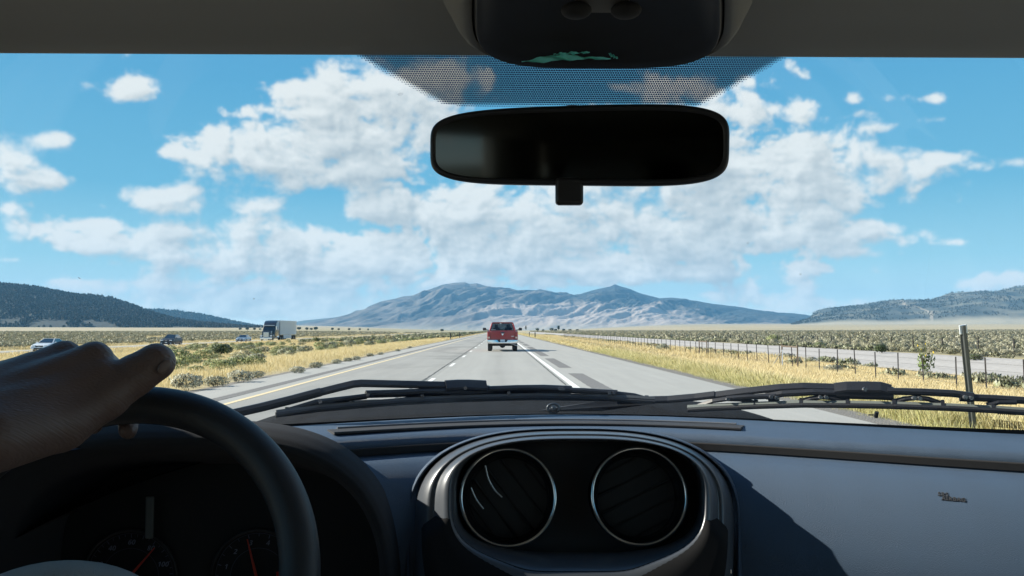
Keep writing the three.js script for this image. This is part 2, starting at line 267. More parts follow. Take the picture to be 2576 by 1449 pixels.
  struct('opposite_carriageway', far, new THREE.MeshStandardMaterial({ map: asphalt, roughness: 0.92 }));
  const ft = tex(256, 512, (x, y) => { const n = tileNoise(x, y, 256, 30, 3), s = 0.05 * Math.sin(x / 256 * 18) * (0.5 + tileNoise(x, y, 256, 3, 2)); const v = 0.655 + 0.16 * n + s * 0.6; return [v, v * 0.975, v * 0.95]; }, true);
  const fr = grid(10, 240, (u, v) => { const z = -14 - 60 * v - v * v * 640, x = lerp(21.2 + 0.35 * noise2(z * 0.5, 4) + 0.2 * noise2(z * 1.7, 8), 30.2 + 0.5 * noise2(z * 0.4, 1), u); return [x, groundY(x, z) + 0.05, z]; });
  { const u = fr.attributes.uv, p = fr.attributes.position; for (let i = 0; i < u.count; i++) u.setXY(i, (p.getX(i) - 21) / 9, -p.getZ(i) / 12); }
  struct('gravel_road', fr, new THREE.MeshStandardMaterial({ map: ft, roughness: 1 }));
}

// ------------------------------------------------------------------ mountains and hills, by their crest lines
function range(name, crest, X0, X1, zFoot, zCrest, zBack, o) {
  const S = table(crest), Ss = (X) => { let a = 0; for (let k = -6; k <= 6; k++) a += S(X + k * 11); return a / 13; }, nu = o.nu, nv = o.nv, pos = [], col = [], idx = [];
  for (let j = 0; j <= nv; j++) {
    const t = j / nv * 1.3, z = t <= 1 ? lerp(zFoot, zCrest, t) : lerp(zCrest, zBack, (t - 1) / 0.3);
    for (let i = 0; i <= nu; i++) {
      const X = lerp(X0, X1, i / nu), c = pz(X, lerp(Ss(X), S(X), clamp(t) ** 4), zCrest), x = pz(X, 835, z).x;
      const H = c.y - o.base, a = Math.sin(Math.PI * clamp(t)) ** 0.8;
      const wx = x / o.spur + (z - zCrest) / o.spur * o.skew, wz = z / o.spur;
      const warp = fbm(wx * 0.5, wz * 0.5, 2), r = ridged(wx * 0.85 + warp * 0.9, wz * 0.33 + warp * 0.5 + 3, 5) - 0.45, r2 = ridged(wx * 2.3 + 4 + warp, wz * 0.9, 4) - 0.45;
      let tt = t <= 1 ? clamp(t + a * (r * o.rough + r2 * o.rough * 0.5)) : 1 - (t - 1) * 1.6;
      let h = H * Math.pow(Math.max(0, tt), o.pow);
      if (o.extra) h = Math.max(h, o.extra(X, t, r, H));
      const edge = t > 0.9 && t <= 1.05 ? 1 : 0;
      h += (o.bump || 0) * H * fbm(x / 130, z / 130, 3) * (1 - edge * 0.6) * (t < 1 ? a : 1);
      pos.push(x, o.base + h, z);
      col.push(...o.color(X, t, h / Math.max(H, 1), r, fbm(x / 160 + 9, z / 160, 4), x, z, r2));
    }
  }
  for (let j = 0; j < nv; j++) for (let i = 0; i < nu; i++) { const a = j * (nu + 1) + i, b = a + 1, c = a + nu + 1, d = c + 1; idx.push(a, b, c, b, d, c); }
  const g = new THREE.BufferGeometry(); g.setAttribute('position', new THREE.Float32BufferAttribute(pos, 3)); g.setAttribute('color', new THREE.Float32BufferAttribute(col, 3)); g.setIndex(idx); g.computeVertexNormals();
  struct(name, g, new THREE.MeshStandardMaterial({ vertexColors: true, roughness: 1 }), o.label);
  return { pos, nu, nv };
}
const mix3 = (a, b, t) => a.map((v, i) => lerp(v, b[i], clamp(t)));
const CREST = [[700, 826], [760, 815], [816, 803], [851, 797], [880, 789], [895, 781], [914, 780], [925, 771.5], [955, 758.8], [987, 752.4], [1013, 748.3], [1038, 744.5], [1063, 732.5], [1095, 724], [1120, 715], [1146, 711.2], [1169, 710.3], [1181, 714], [1200, 712.8], [1222, 719], [1247, 723], [1279, 723.9], [1301, 730], [1323, 729], [1349, 730], [1357, 727], [1374, 730.2], [1402, 737], [1440, 742], [1460, 739.7], [1491, 730], [1520, 724], [1536, 720.7], [1547.6, 714.7], [1564, 721], [1583, 727], [1608, 737], [1632, 743], [1660, 750], [1690, 748], [1720, 752], [1750, 757], [1807, 767], [1850, 771], [1893, 778], [1950, 786], [1995, 788], [2040, 794], [2100, 803], [2180, 815]];
const mountain = range('mountain_range', CREST, 690, 2200, -5200, -7600, -8600, {
  nu: 900, nv: 200, base: -12, spur: 560, skew: 0.6, rough: 0.36, pow: 1.08, bump: 0.05, label: 'long bare mountain range ahead with pale foothills and dark peaks',
  extra: (X, t, r, H) => { const e = table([[1080, 0], [1180, 30], [1260, 90], [1330, 165], [1390, 140], [1440, 95], [1500, 165], [1560, 170], [1640, 110], [1720, 60], [1800, 45], [1880, 60], [1960, 30], [2040, 0]])(X); const p = t / 0.42; return (p < 1 ? e * Math.pow(p, 1.05) : e * (1 - (p - 1) * 0.5)) * (1 + 0.42 * r) ; },
  color: (X, t, h, r, n, x, z, r2) => {
    const rock = [.22, .19, .16], pale = [.43, .36, .305], scrub = [.03, .038, .038], pine = [.022, .033, .036];
    let c = mix3(rock, scrub, 0.45 + n * 1.6 - r * 0.9 + smooth(0.25, 0.8, t) * 0.35);
    c = mix3(c, pale, smooth(1120, 1320, X) * smooth(1950, 1650, X) * smooth(0.52, 0.34, t + n * 0.15) * (0.85 + r));
    c = mix3(c, pine, smooth(1260, 1560, X) * smooth(0.42, 0.62, t + n * 0.25) * 0.9);
    c = mix3(c, pine, smooth(1700, 1850, X) * smooth(0.2, 0.4, t + n * 0.25) * 0.85);
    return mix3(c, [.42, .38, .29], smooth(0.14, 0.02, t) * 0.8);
  } });
range('distant_hills', [[620, 830], [700, 818], [760, 806], [800, 802], [840, 798], [870, 796], [920, 800], [1000, 812]], 610, 1010, -7900, -8500, -8800, { nu: 100, nv: 24, base: -20, spur: 1500, skew: 0.3, rough: 0.15, pow: 1, label: 'faint blue hills far off left of the mountain range', color: () => [.10, .12, .10] });
const hillL2 = range('wooded_ridge', [[250, 800], [330, 786], [370, 780], [420, 782], [450, 785], [500, 792], [530, 798], [580, 809], [620, 818], [680, 829]], 240, 700, -3900, -4600, -5400, { nu: 200, nv: 30, base: 6, spur: 500, skew: 0.2, rough: 0.12, pow: 0.8, bump: 0.05, label: 'blue wooded ridge behind the nearer left hill', color: (X, t, h, r, n) => mix3([.05, .065, .055], [.11, .115, .08], n * 1.5 + 0.2) });
const hillL = range('wooded_hill', [[-500, 690], [-300, 702], [-100, 706], [0, 715], [60, 720], [110, 727], [180, 742], [230, 745], [275, 750], [320, 765], [350, 776], [390, 790], [430, 802], [480, 811], [540, 817], [600, 823], [660, 830]], -520, 680, -1750, -2450, -3000, { nu: 300, nv: 60, base: 3, spur: 330, skew: -0.2, rough: 0.14, pow: 0.8, bump: 0.05, label: 'dark tree covered hill at the left edge', color: (X, t, h, r, n) => mix3([.035, .045, .042], [.10, .105, .075], n * 1.6 + 0.1) });
const hillR = range('scrub_hill', [[1960, 826], [2036, 806], [2045, 790], [2060, 780], [2077, 775], [2110, 773], [2150, 770], [2190, 763], [2235, 756], [2267, 754], [2300, 755], [2346, 754], [2370, 745], [2391, 737], [2440, 733], [2486, 732], [2505, 734], [2530, 727], [2559, 721], [2600, 720], [2700, 712], [2900, 716]], 1990, 2900, -3300, -4300, -5000, { nu: 420, nv: 70, base: 20, spur: 420, skew: 0.25, rough: 0.15, pow: 0.82, bump: 0.07, label: 'dark scrub covered hill at the right edge with a pale firebreak',
  color: (X, t, h, r, n, x, z, r2) => {
    let c = mix3([.055, .07, .065], [.25, .235, .175], n * 1.9 + 0.16 - r * 0.4 + smooth(2300, 2560, X) * 0.22);
    const cut = table([[0.25, 2345], [0.5, 2310], [0.72, 2275], [0.8, 2278], [1, 2262]])(t); if (Math.abs(X - cut) < 4 + 3 * n) c = mix3(c, [.42, .36, .28], 0.75);
    return mix3(c, [.45, .40, .29], smooth(0.16, 0.03, t));
  } });
// the trees on the wooded hills, too many and too far to count
function leafClump(n, rx, ry, size, seed, up = 0.35) {        // leaf-sized faces through a rounded volume
  const r = rng(seed), pos = [], nor = [];
  for (let i = 0; i < n; i++) {
    const a = r() * 6.283, b = r() * 1.9 - 0.9 + 0.0, s = 0.45 + 0.55 * Math.cbrt(r());
    const c = Math.sqrt(Math.max(0, 1 - Math.min(1, b * b))), lump = 0.78 + 0.42 * noise2(Math.cos(a) * 1.7 + seed, b * 2 + Math.sin(a) * 1.7);
    const x = Math.cos(a) * c * s * rx * lump, z = Math.sin(a) * c * s * rx * lump, y = ry * (0.5 + 0.5 * b * s * lump) + 0.02;
    const d = new THREE.Vector3(r() - 0.5, (r() - 0.5) * 0.9, r() - 0.5).normalize(), e = new THREE.Vector3(r() - 0.5, r() + up, r() - 0.5).normalize(), q = size * (0.6 + 0.8 * r());
    const nn = new THREE.Vector3(x / rx, (y / ry - 0.35) * 1.3, z / rx).normalize();
    const p0 = [x + d.x * q, y + d.y * q, z + d.z * q], p1 = [x - d.x * q, y - d.y * q, z - d.z * q], p2 = [x + e.x * q * 2, y + e.y * q * 2, z + e.z * q * 2];
    pos.push(...p0, ...p1, ...p2); for (let k = 0; k < 3; k++) nor.push(nn.x, nn.y, nn.z);
  }
  const g = new THREE.BufferGeometry(); g.setAttribute('position', new THREE.Float32BufferAttribute(pos, 3)); g.setAttribute('normal', new THREE.Float32BufferAttribute(nor, 3)); g.setAttribute('uv', new THREE.Float32BufferAttribute(new Float32Array(pos.length / 3 * 2), 2));
  return g;
}
const leafMat = new THREE.MeshPhysicalMaterial({ color: 0xffffff, roughness: 0.95, side: THREE.DoubleSide, transmission: 0.25, thickness: 0 });
function scatter(name, geo, m, list, label, category) {        // one mass of copies: [x, y, z, scale, [r, g, b]]
  const im = new THREE.InstancedMesh(geo, m, list.length), q = new THREE.Quaternion(), M = new THREE.Matrix4(), r = rng(list.length), c = new THREE.Color();
  list.forEach(([x, y, z, s, k], i) => { q.setFromAxisAngle(new THREE.Vector3(0, 1, 0), r() * 6.283); M.compose(new THREE.Vector3(x, y, z), q, new THREE.Vector3(s * (0.85 + 0.3 * r()), s * (0.8 + 0.4 * r()), s * (0.85 + 0.3 * r()))); im.setMatrixAt(i, M); im.setColorAt(i, c.setRGB(...k)); });
  im.name = name; im.castShadow = im.receiveShadow = true; Object.assign(im.userData, { kind: 'stuff', label, category }); scene.add(im); return im;
}
function onRange(R, n, seed, tMax = 1.05, keep = () => true) {
  const r = rng(seed), out = [], w = R.nu + 1;
  for (let i = 0; i < n; i++) { const u = r() * R.nu, v = r() * tMax / 1.3 * R.nv, a = Math.floor(v) * w + Math.floor(u), fu = u % 1, fv = v % 1; const P = (k, c) => R.pos[k * 3 + c]; const at = (c) => lerp(lerp(P(a, c), P(a + 1, c), fu), lerp(P(a + w, c), P(a + w + 1, c), fu), fv); const p = [at(0), at(1), at(2)]; if (keep(v / R.nv * 1.3, p)) out.push(p); }
  return out;
}
{
  const tree = leafClump(26, 0.42, 1, 0.17, 5), r = rng(99);
  const kept = (s) => (t, p) => fbm(p[0] / 90, p[2] / 90 + s, 3) > -0.22 * (t > 0.1 ? 1 : 0);
  scatter('hillside_trees', tree, leafMat, onRange(hillL, 24000, 41, 1.06, kept(1)).map(([x, y, z]) => [x, y - 0.5, z, 4.5 + 3.5 * r(), mix3([.032, .045, .034], [.06, .07, .05], r())]), 'dark juniper woodland covering the hill at the left edge', 'woodland');
  scatter('hillside_trees', tree, leafMat, onRange(hillL2, 5000, 42, 1.06).map(([x, y, z]) => [x, y - 0.5, z, 8 + 6 * r(), mix3([.04, .055, .035], [.075, .085, .055], r())]), 'woodland on the farther blue ridge behind the left hill', 'woodland');
  scatter('hillside_trees', tree, leafMat, onRange(hillR, 7500, 43, 1.06, (t, p) => t > 0.13 && fbm(p[0] / 150, p[2] / 150, 3) > -0.06).map(([x, y, z]) => [x, y - 0.5, z, 4 + 4 * r(), mix3([.05, .065, .05], [.10, .11, .075], r())]), 'scattered dark juniper scrub on the hill at the right edge', 'woodland');
}

// ------------------------------------------------------------------ grass, sage, shrubs, trees
function onGround(xd, yd) { let y = -0.6, p; for (let k = 0; k < 30; k++) { p = py(xd, yd, y); y = lerp(y, groundY(p.x, p.z), 0.7); } return p; }
function tuftGeo(n, h, spread, w, seed) {
  const r = rng(seed), pos = [], nor = [];
  for (let i = 0; i < n; i++) {
    const a = r() * 6.283, q = spread * Math.sqrt(r()), x = Math.cos(a) * q, z = Math.sin(a) * q, b = r() * 6.283, hh = h * (0.55 + 0.6 * r()), l = (0.15 + 0.35 * r()) * hh, dx = Math.cos(b) * w, dz = Math.sin(b) * w, lx = Math.cos(a + r() - 0.5) * l, lz = Math.sin(a + r() - 0.5) * l;
    const m = [x + lx * 0.35, hh * 0.6, z + lz * 0.35], t = [x + lx, hh, z + lz];
    pos.push(x - dx, 0, z - dz, x + dx, 0, z + dz, m[0] + dx * 0.8, m[1], m[2] + dz * 0.8, x - dx, 0, z - dz, m[0] + dx * 0.8, m[1], m[2] + dz * 0.8, m[0] - dx * 0.8, m[1], m[2] - dz * 0.8, m[0] - dx * 0.8, m[1], m[2] - dz * 0.8, m[0] + dx * 0.8, m[1], m[2] + dz * 0.8, ...t);
    const nn = new THREE.Vector3(Math.cos(b + 1.57) * 0.5 + Math.cos(a) * 0.3, 1.25, Math.sin(b + 1.57) * 0.5).normalize(); for (let k = 0; k < 9; k++) nor.push(nn.x, nn.y, nn.z);
  }
  const g = new THREE.BufferGeometry(); g.setAttribute('position', new THREE.Float32BufferAttribute(pos, 3)); g.setAttribute('normal', new THREE.Float32BufferAttribute(nor, 3)); g.setAttribute('uv', new THREE.Float32BufferAttribute(new Float32Array(pos.length / 3 * 2), 2)); return g;
}
const strawMat = new THREE.MeshPhysicalMaterial({ color: 0xffffff, roughness: 0.9, side: THREE.DoubleSide, transmission: 0.25, thickness: 0 });
{
  const tuft = tuftGeo(30, 0.32, 0.3, 0.0055, 3), big = tuftGeo(30, 0.34, 0.55, 0.015, 4), r = rng(12);
  const straw = (x, z) => { const n = fbm(x * 0.13, z * 0.06, 3), k = r(); return mix3(mix3([.88, .71, .33], [.84, .71, .41], k), [.50, .34, .15], smooth(0.1, 0.35, n) * 0.3); };
  const A = [], B = [];
  for (let i = 0; i < 60000; i++) { // right verge, near
    const z = -5 - 55 * Math.pow(r(), 1.1), x = 6.0 + 13.6 * r(); if (x > -z * 0.68 + 1 || (x < 7.4 && x > 6.5 && z > -12.6 && z < -9.5)) continue;
    const e = smooth(6.0, 7.2, x), n = fbm(x * 0.3, z * 0.3, 2); if (r() > 0.35 + e + n) continue;
    let c = straw(x, z); c = mix3(c, [.40, .43, .11], smooth(8.8, 6.2, x) * (0.3 + 0.6 * r()));
    A.push([x, groundY(x, z) - 0.02, z, (0.36 + 0.58 * e) * (0.75 + 0.5 * r()) * (x > 15 ? 0.8 : 1), c]);
  }
  for (let i = 0; i < 15000; i++) { const z = -55 - 260 * Math.pow(r(), 1.4), x = 6.1 + 14 * r(), e = smooth(6.0, 7.6, x); let c = straw(x, z); c = mix3(c, [.40, .43, .13], smooth(8.8, 6.2, x) * 0.5 * r()); B.push([x, groundY(x, z) - 0.02, z, (0.5 + 0.6 * e) * (0.75 + 0.5 * r()), c]); }
  scatter('dry_grass', tuft, strawMat, A, 'tall dry yellow grass on the right verge between highway and fence', 'grass');
  scatter('dry_grass', big, strawMat, B, 'yellow grass farther along the right verge beside the fence', 'grass');
  const C = [], D = [];
  for (let i = 0; i < 52000; i++) {
    const z = -10 - 110 * Math.pow(r(), 1.15), x = -7.3 - 36 * r(); if (-x > -z * 0.66 + 2) continue;
    const e = smooth(-7.2, -8.6, x), n = fbm(x * 0.12 + 40, z * 0.06, 3); if (r() > 0.5 + e * 0.5 + n * 0.8) continue;
    C.push([x, groundY(x, z) - 0.02, z, (0.36 + 0.38 * e) * (0.7 + 0.6 * r()), mix3(straw(x, z), [.42, .40, .17], 0.35 * r())]);
  }
  for (let i = 0; i < 16000; i++) { const z = -110 - 330 * Math.pow(r(), 1.3), x = -7.4 - 36.5 * r(); D.push([x, groundY(x, z) - 0.02, z, 0.6 * (0.6 + 0.7 * r()), straw(x, z)]); }
  for (let i = 0; i < 9000; i++) { const z = -70 - 260 * Math.pow(r(), 1.2), x = -44.3 + 7 * Math.pow(r(), 1.6); D.push([x, groundY(x, z) - 0.02, z, 0.8 * (0.6 + 0.9 * r()), straw(x, z)]); }
  scatter('dry_grass', tuft, strawMat, C, 'dry yellow grass of the median left of the highway', 'grass');
  scatter('dry_grass', big, strawMat, D, 'yellow grass farther off in the median towards the trucks', 'grass');
  const E = [];
  for (let i = 0; i < 26000; i++) { const z = -70 - 520 * Math.pow(r(), 1.3), x = -57 + (z * 0.66 + 50) * r(); if (x > -57) continue; E.push([x, groundY(x, z) - 0.02, z, 0.75 * (0.6 + 0.8 * r()) * (1 - z / 900), mix3(straw(x, z), [.44, .40, .24], 0.6 * r())]); }
  scatter('dry_grass', big, strawMat, E, 'dry grass of the plain beyond the opposite carriageway', 'grass');
}
const sageCol = (r) => mix3(mix3([.33, .33, .22], [.46, .44, .31], r()), [.20, .23, .10], Math.max(0, r() - 0.55) * 1.2);
{
  const r = rng(77), near = leafClump(420, 0.6, 0.62, 0.036, 11), far = leafClump(110, 0.7, 0.62, 0.085, 12), A = [], B = [];
  for (let i = 0; i < 7000; i++) { const z = -36 - 130 * r(), x = 31.2 + 75 * Math.pow(r(), 1.2); if (x > -z * 0.70 + 2) continue; if (r() < 0.35) continue; A.push([x, groundY(x, z) - 0.04, z, 0.55 + 0.6 * r() + 0.3 * noise2(x * 0.2, z * 0.2), sageCol(r)]); }
  for (let i = 0; i < 26000; i++) { const z = -120 - 780 * Math.pow(r(), 1.25), x = 31.5 + (-z * 0.68) * r(); B.push([x, groundY(x, z) - 0.05, z, (0.62 + 0.5 * r()) * (1 - z / 1300), mix3(sageCol(r), [.42, .36, .22], z < -150 ? 0.3 * r() : 0)]); }
  scatter('sagebrush', near, leafMat, A, 'grey green sagebrush covering the flat just beyond the gravel road', 'sagebrush');
  scatter('sagebrush', far, leafMat, B, 'sagebrush flat stretching away towards the right hand hills', 'sagebrush');
  const C = [], D = [];
  for (let i = 0; i < 2600; i++) { const z = -26 - 150 * Math.pow(r(), 0.8), x = -12 - 27 * r(); if (-x > -z * 0.64 + 2) continue; const n = fbm(x * 0.07 + 3, z * 0.035 + 1, 3); const band = smooth(-9.5, -13, x) * smooth(-40, -33, x + n * 12); if (r() > band * (0.10 + n * 2.4)) continue; C.push([x, groundY(x, z) - 0.04, z, 0.5 + 0.6 * r(), mix3(sageCol(r), [.30, .35, .14], smooth(0, 0.4, n + 0.4 * r()) * 0.85)]); }
  for (let i = 0; i < 15000; i++) { const z = -80 - 620 * Math.pow(r(), 1.2), x = -60 + (z * 0.66 + 55) * r(); if (x > -60) continue; const n = fbm(x * 0.03 + 9, z * 0.012, 3); if (n < -0.12) continue; D.push([x, groundY(x, z) - 0.05, z, (0.45 + 0.5 * r()) * (1 - z / 1200), sageCol(r)]); }
  scatter('sagebrush', near, leafMat, C, 'green and grey brush growing in the middle of the median', 'sagebrush');
  scatter('sagebrush', far, leafMat, D, 'scattered sagebrush on the plain beyond the opposite carriageway', 'sagebrush');
  const E = []; for (let i = 0; i < 1600; i++) { const z = -150 - 500 * r(), x = -8.6 - 30 * Math.pow(r(), 1.5); if (r() < 0.35) continue; E.push([x, groundY(x, z) - 0.05, z, 0.9 + 0.5 * r(), mix3(sageCol(r), [.13, .19, .055], r() * 0.7)]); }
  scatter('sagebrush', far, leafMat, E, 'line of green brush beside the highway running towards the mountains', 'sagebrush');
  const G = []; for (let i = 0; i < 2400; i++) { const z = -20 - 330 * Math.pow(r(), 1.3), x = r() < 0.6 ? 17.2 + 3.2 * r() : 29.9 + 1.2 * r(); if (fbm(x * 0.2, z * 0.06, 3) < -0.02) continue; G.push([x, groundY(x, z) - 0.04, z, 0.35 + 0.45 * r(), mix3(sageCol(r), [.17, .22, .07], r() * 0.7)]); }
  scatter('roadside_weeds', far, leafMat, G, 'low weeds along both edges of the gravel road', 'weeds');
}
{ // single shrubs
  const stemMat = mat([.11, .085, .06], 0.95);
  function shrub(kind, n, rx, ry, size, seed, col) {
    const g = new THREE.Group();
    part('foliage', leafClump(n, rx, ry, size, seed), new THREE.MeshPhysicalMaterial({ color: RGB(...col), roughness: 0.95, side: THREE.DoubleSide, transmission: 0.25, thickness: 0 }), g);
    const stems = [], r = rng(seed + 50); for (let k = 0; k < 5; k++) { const a = r() * 6.28; stems.push(tube([[0, -0.05, 0], [Math.cos(a) * rx * 0.25, ry * 0.25, Math.sin(a) * rx * 0.25], [Math.cos(a) * rx * 0.6, ry * 0.65, Math.sin(a) * rx * 0.6]], 0.010 * rx, 4, 4)); }
    part('stem', merge(stems), stemMat, g);
    return g;
  }
  const protos = {
    sage: [shrub('sage', 900, 0.55, 0.5, 0.026, 21, [.47, .47, .36]), shrub('sage', 900, 0.55, 0.46, 0.026, 22, [.40, .40, .29])],
    dark: [shrub('dark', 900, 0.5, 0.62, 0.03, 23, [.075, .11, .035])],
    green: [shrub('green', 800, 0.55, 0.5, 0.026, 24, [.27, .33, .14]), shrub('green', 800, 0.55, 0.55, 0.026, 25, [.34, .38, .16])],
    grey: [shrub('grey', 900, 0.55, 0.5, 0.026, 26, [.36, .38, .27])],
  };
  const used = {}, r = rng(314);
  function place(kind, name, xd, yd, wd, label, group, hgt = 1) {   // xd, yd: foot of the shrub; wd: its width on the photograph
    const p = onGround(xd, yd), s = wd / PX * -p.z / F, list = protos[kind], src = list[(used[kind] = (used[kind] ?? -1) + 1) % list.length];
    const o = thing(name, label, 'shrub', [p.x, p.y - 0.02, p.z], group);
    for (const m of src.children) { const c = m.clone(); c.name = m.name; o.add(c); }
    o.scale.set(s * 1.15, s * hgt * 1.15, s * 1.15); o.rotation.y = r() * 6.28;
    return o;
  }
  const ORD = ['first', 'second', 'third', 'fourth', 'fifth', 'sixth', 'seventh', 'eighth', 'ninth', 'tenth', 'eleventh', 'twelfth', 'thirteenth', 'fourteenth', 'fifteenth'];
  const nth = (k, n, first, last, rest) => k === 0 ? first : k === n - 1 ? last : ORD[k] + rest;
  const edge = 'pale grey sagebrush clumps along the left pavement edge', el = 'pale grey sagebrush clump at the left pavement edge';
  for (const [k, [x, y, w]] of [[470, 983, 80], [545, 975, 60], [606, 964, 62], [645, 952, 40], [748, 941, 38], [794, 928, 36], [846, 917, 26], [875, 911, 24], [896, 908, 24], [931, 898, 20], [957, 894, 16], [1000, 885, 14], [1030, 877, 12]].entries()) place('sage', 'sagebrush_clump', x, y, w, el + ', ' + nth(k, 13, 'nearest the steering wheel', 'farthest from us', ' from the steering wheel'), edge);
  place('dark', 'dark_bush', 558, 896, 54, 'large dark green bush alone in the yellow median grass', undefined, 0.85);
  const mid = 'grey green shrubs crowding the middle of the median';
  for (const [k, [x, y, w]] of [[630, 882, 20], [642, 895, 26], [660, 890, 26], [700, 893, 30], [720, 897, 32], [742, 889, 28], [766, 891, 30], [806, 880, 26], [830, 879, 26], [852, 877, 24], [880, 873, 24], [903, 870, 22], [930, 873, 22], [960, 869, 18], [994, 864, 16]].entries()) place(k % 2 ? 'green' : 'grey', 'median_shrub', x, y, w * 1.3, (k % 2 ? 'yellow green' : 'grey green') + ' shrub in the row across the median, ' + nth(k, 15, 'leftmost', 'rightmost', ' from the left'), mid);
  place('grey', 'median_shrub', 650, 911, 40, 'grey twiggy shrub standing in front of the median brush');
  const low = 'low green weeds in the median by the hand', ll = 'low spreading green weed clump in the median';
  for (const [k, [x, y, w]] of [[440, 938, 60], [450, 912, 60], [474, 926, 60], [494, 940, 40], [512, 908, 50], [541, 930, 54], [560, 938, 60], [600, 927, 56], [637, 925, 54]].entries()) place('green', 'green_weed', x, y, w * 1.1, ll + ', ' + nth(k, 9, 'leftmost, lowest by the thumb', 'rightmost', ' from the thumb'), low, 0.85);
  place('grey', 'fence_shrub', 1668, 886, 36, 'green grey shrub at the foot of the fence near the middle braced posts');
  place('sage', 'fence_shrub', 1978, 908, 44, 'bushy sage right behind the braced fence post with slanting stays', undefined, 0.9);
  place('sage', 'fence_shrub', 2040, 916, 34, 'small pale sage between two fence posts, right of the slanting stays');
  place('green', 'fence_shrub', 2074, 912, 30, 'small green shrub at the fence behind the biggest pale sage');
  place('sage', 'fence_shrub', 2096, 940, 48, 'biggest pale sage in front of the fence on the right', undefined, 0.95);
  place('grey', 'fence_shrub', 2174, 930, 40, 'low grey green shrub under the fence left of the sunflower plant', undefined, 0.6);
  place('dark', 'far_shrub', 2216, 890, 36, 'dark green shrub on the far edge of the gravel road');
  place('green', 'far_shrub', 1948, 866, 40, 'yellow green shrub beyond the gravel road left of the marker post');
  place('green', 'far_shrub', 2061, 876, 28, 'small green shrub on the gravel road edge between two fence posts');
  place('dark', 'far_shrub', 2454, 908, 46, 'dark low bush beyond the gravel road right of the marker post', undefined, 0.6);
  place('sage', 'fence_shrub', 2527, 972, 34, 'small sage tuft near the right edge of the frame');
  place('grey', 'fence_shrub', 2568, 976, 40, 'weedy shrub cut by the right edge of the frame');
  { // sunflower plant at the fence
    const p = onGround(2330, 948), o = thing('sunflower_plant', 'tall leafy sunflower plant with small yellow heads at the fence', 'plant', [p.x, p.y, p.z]), rr = rng(8);
    const st = [], lf = [], fl = [], H = 1.5;
    for (let k = 0; k < 9; k++) { const a = rr() * 6.28, l = 0.18 + 0.3 * rr(), h = H * (0.6 + 0.45 * rr()), tip = [Math.cos(a) * l, h, Math.sin(a) * l]; st.push(tube([[0, 0, 0], [tip[0] * 0.5, h * 0.5, tip[2] * 0.5], tip], 0.012, 5, 4)); const q = new THREE.SphereGeometry(0.034, 8, 5); q.scale(1, 1, 0.4); q.rotateY(rr() * 3); q.translate(...tip); fl.push(q); }
    const leaves = leafClump(150, 0.48, H * 0.8, 0.06, 90); 
    part('stem', merge(st), mat([.16, .19, .07], 0.9), o);
    part('leaves', leaves, new THREE.MeshPhysicalMaterial({ color: RGB(.17, .24, .07), roughness: 0.9, side: THREE.DoubleSide, transmission: 0.3, thickness: 0 }), o);
    const fm = mat([.75, .52, .05], 0.8); fl.forEach((q) => part('flower_head', q, fm, o));
  }
  { // small trees far off
    const crown = leafClump(160, 0.5, 0.8, 0.10, 61); crown.translate(0, 0.22, 0);
    const cm = new THREE.MeshPhysicalMaterial({ color: RGB(.05, .075, .035), roughness: 0.95, side: THREE.DoubleSide, transmission: 0.2, thickness: 0 });
    const trunk = new THREE.CylinderGeometry(0.03, 0.05, 0.4, 6); trunk.translate(0, 0.2, 0);
    const plant = (x, yb, w, h, z, label, group) => { const p = pz(x, yb, z), o = thing('far_tree', label, 'tree', [p.x, groundY(p.x, z) - 0.3, z], group); part('trunk', trunk, stemMat, o); part('crown', crown, cm, o); const m = -z / F / PX; const top = pz(x, yb - h, z).y - o.position.y; o.scale.set(w * m, Math.max(top, h * m), w * m); o.rotation.y = x; };
    const g1 = 'small dark trees dotted over the pale plain left of the highway', l1 = 'small dark tree on the pale plain beyond the opposite carriageway';
    for (const [k, [x, w, h]] of [[604, 9, 6], [622, 10, 6], [640, 9, 6], [655, 8, 5], [752, 12, 8], [772, 10, 7], [783, 9, 6], [794, 13, 8], [836, 8, 6], [852, 7, 5], [878, 7, 5], [905, 6, 5], [926, 5, 4]].entries()) plant(x, 831, w, h, -1000, l1 + ', ' + nth(k, 13, 'leftmost', 'rightmost', ' from the left'), g1);
    const g2 = 'small round trees at the foot of the mountains right of the pickup truck', l2 = 'small round dark tree at the mountain foot';
    for (const [k, [x, w, h]] of [[1352, 10, 9], [1366, 8, 6], [1388, 12, 9], [1398, 9, 7], [1418, 9, 7], [1434, 10, 6], [1452, 9, 6]].entries()) plant(x, 838, w, h, -900, l2 + ', ' + nth(k, 7, 'nearest the pickup truck', 'rightmost', ' from the pickup truck'), g2);
    plant(1405, 838, 7, 15, -900, 'taller square topped dark tree at the mountain foot');
    plant(1323, 838, 4, 15, -900, 'slim upright tree just right of the red pickup truck');
    plant(1112, 836, 10, 8, -900, 'dark tree beside the road end left of the pickup truck');
  }
}

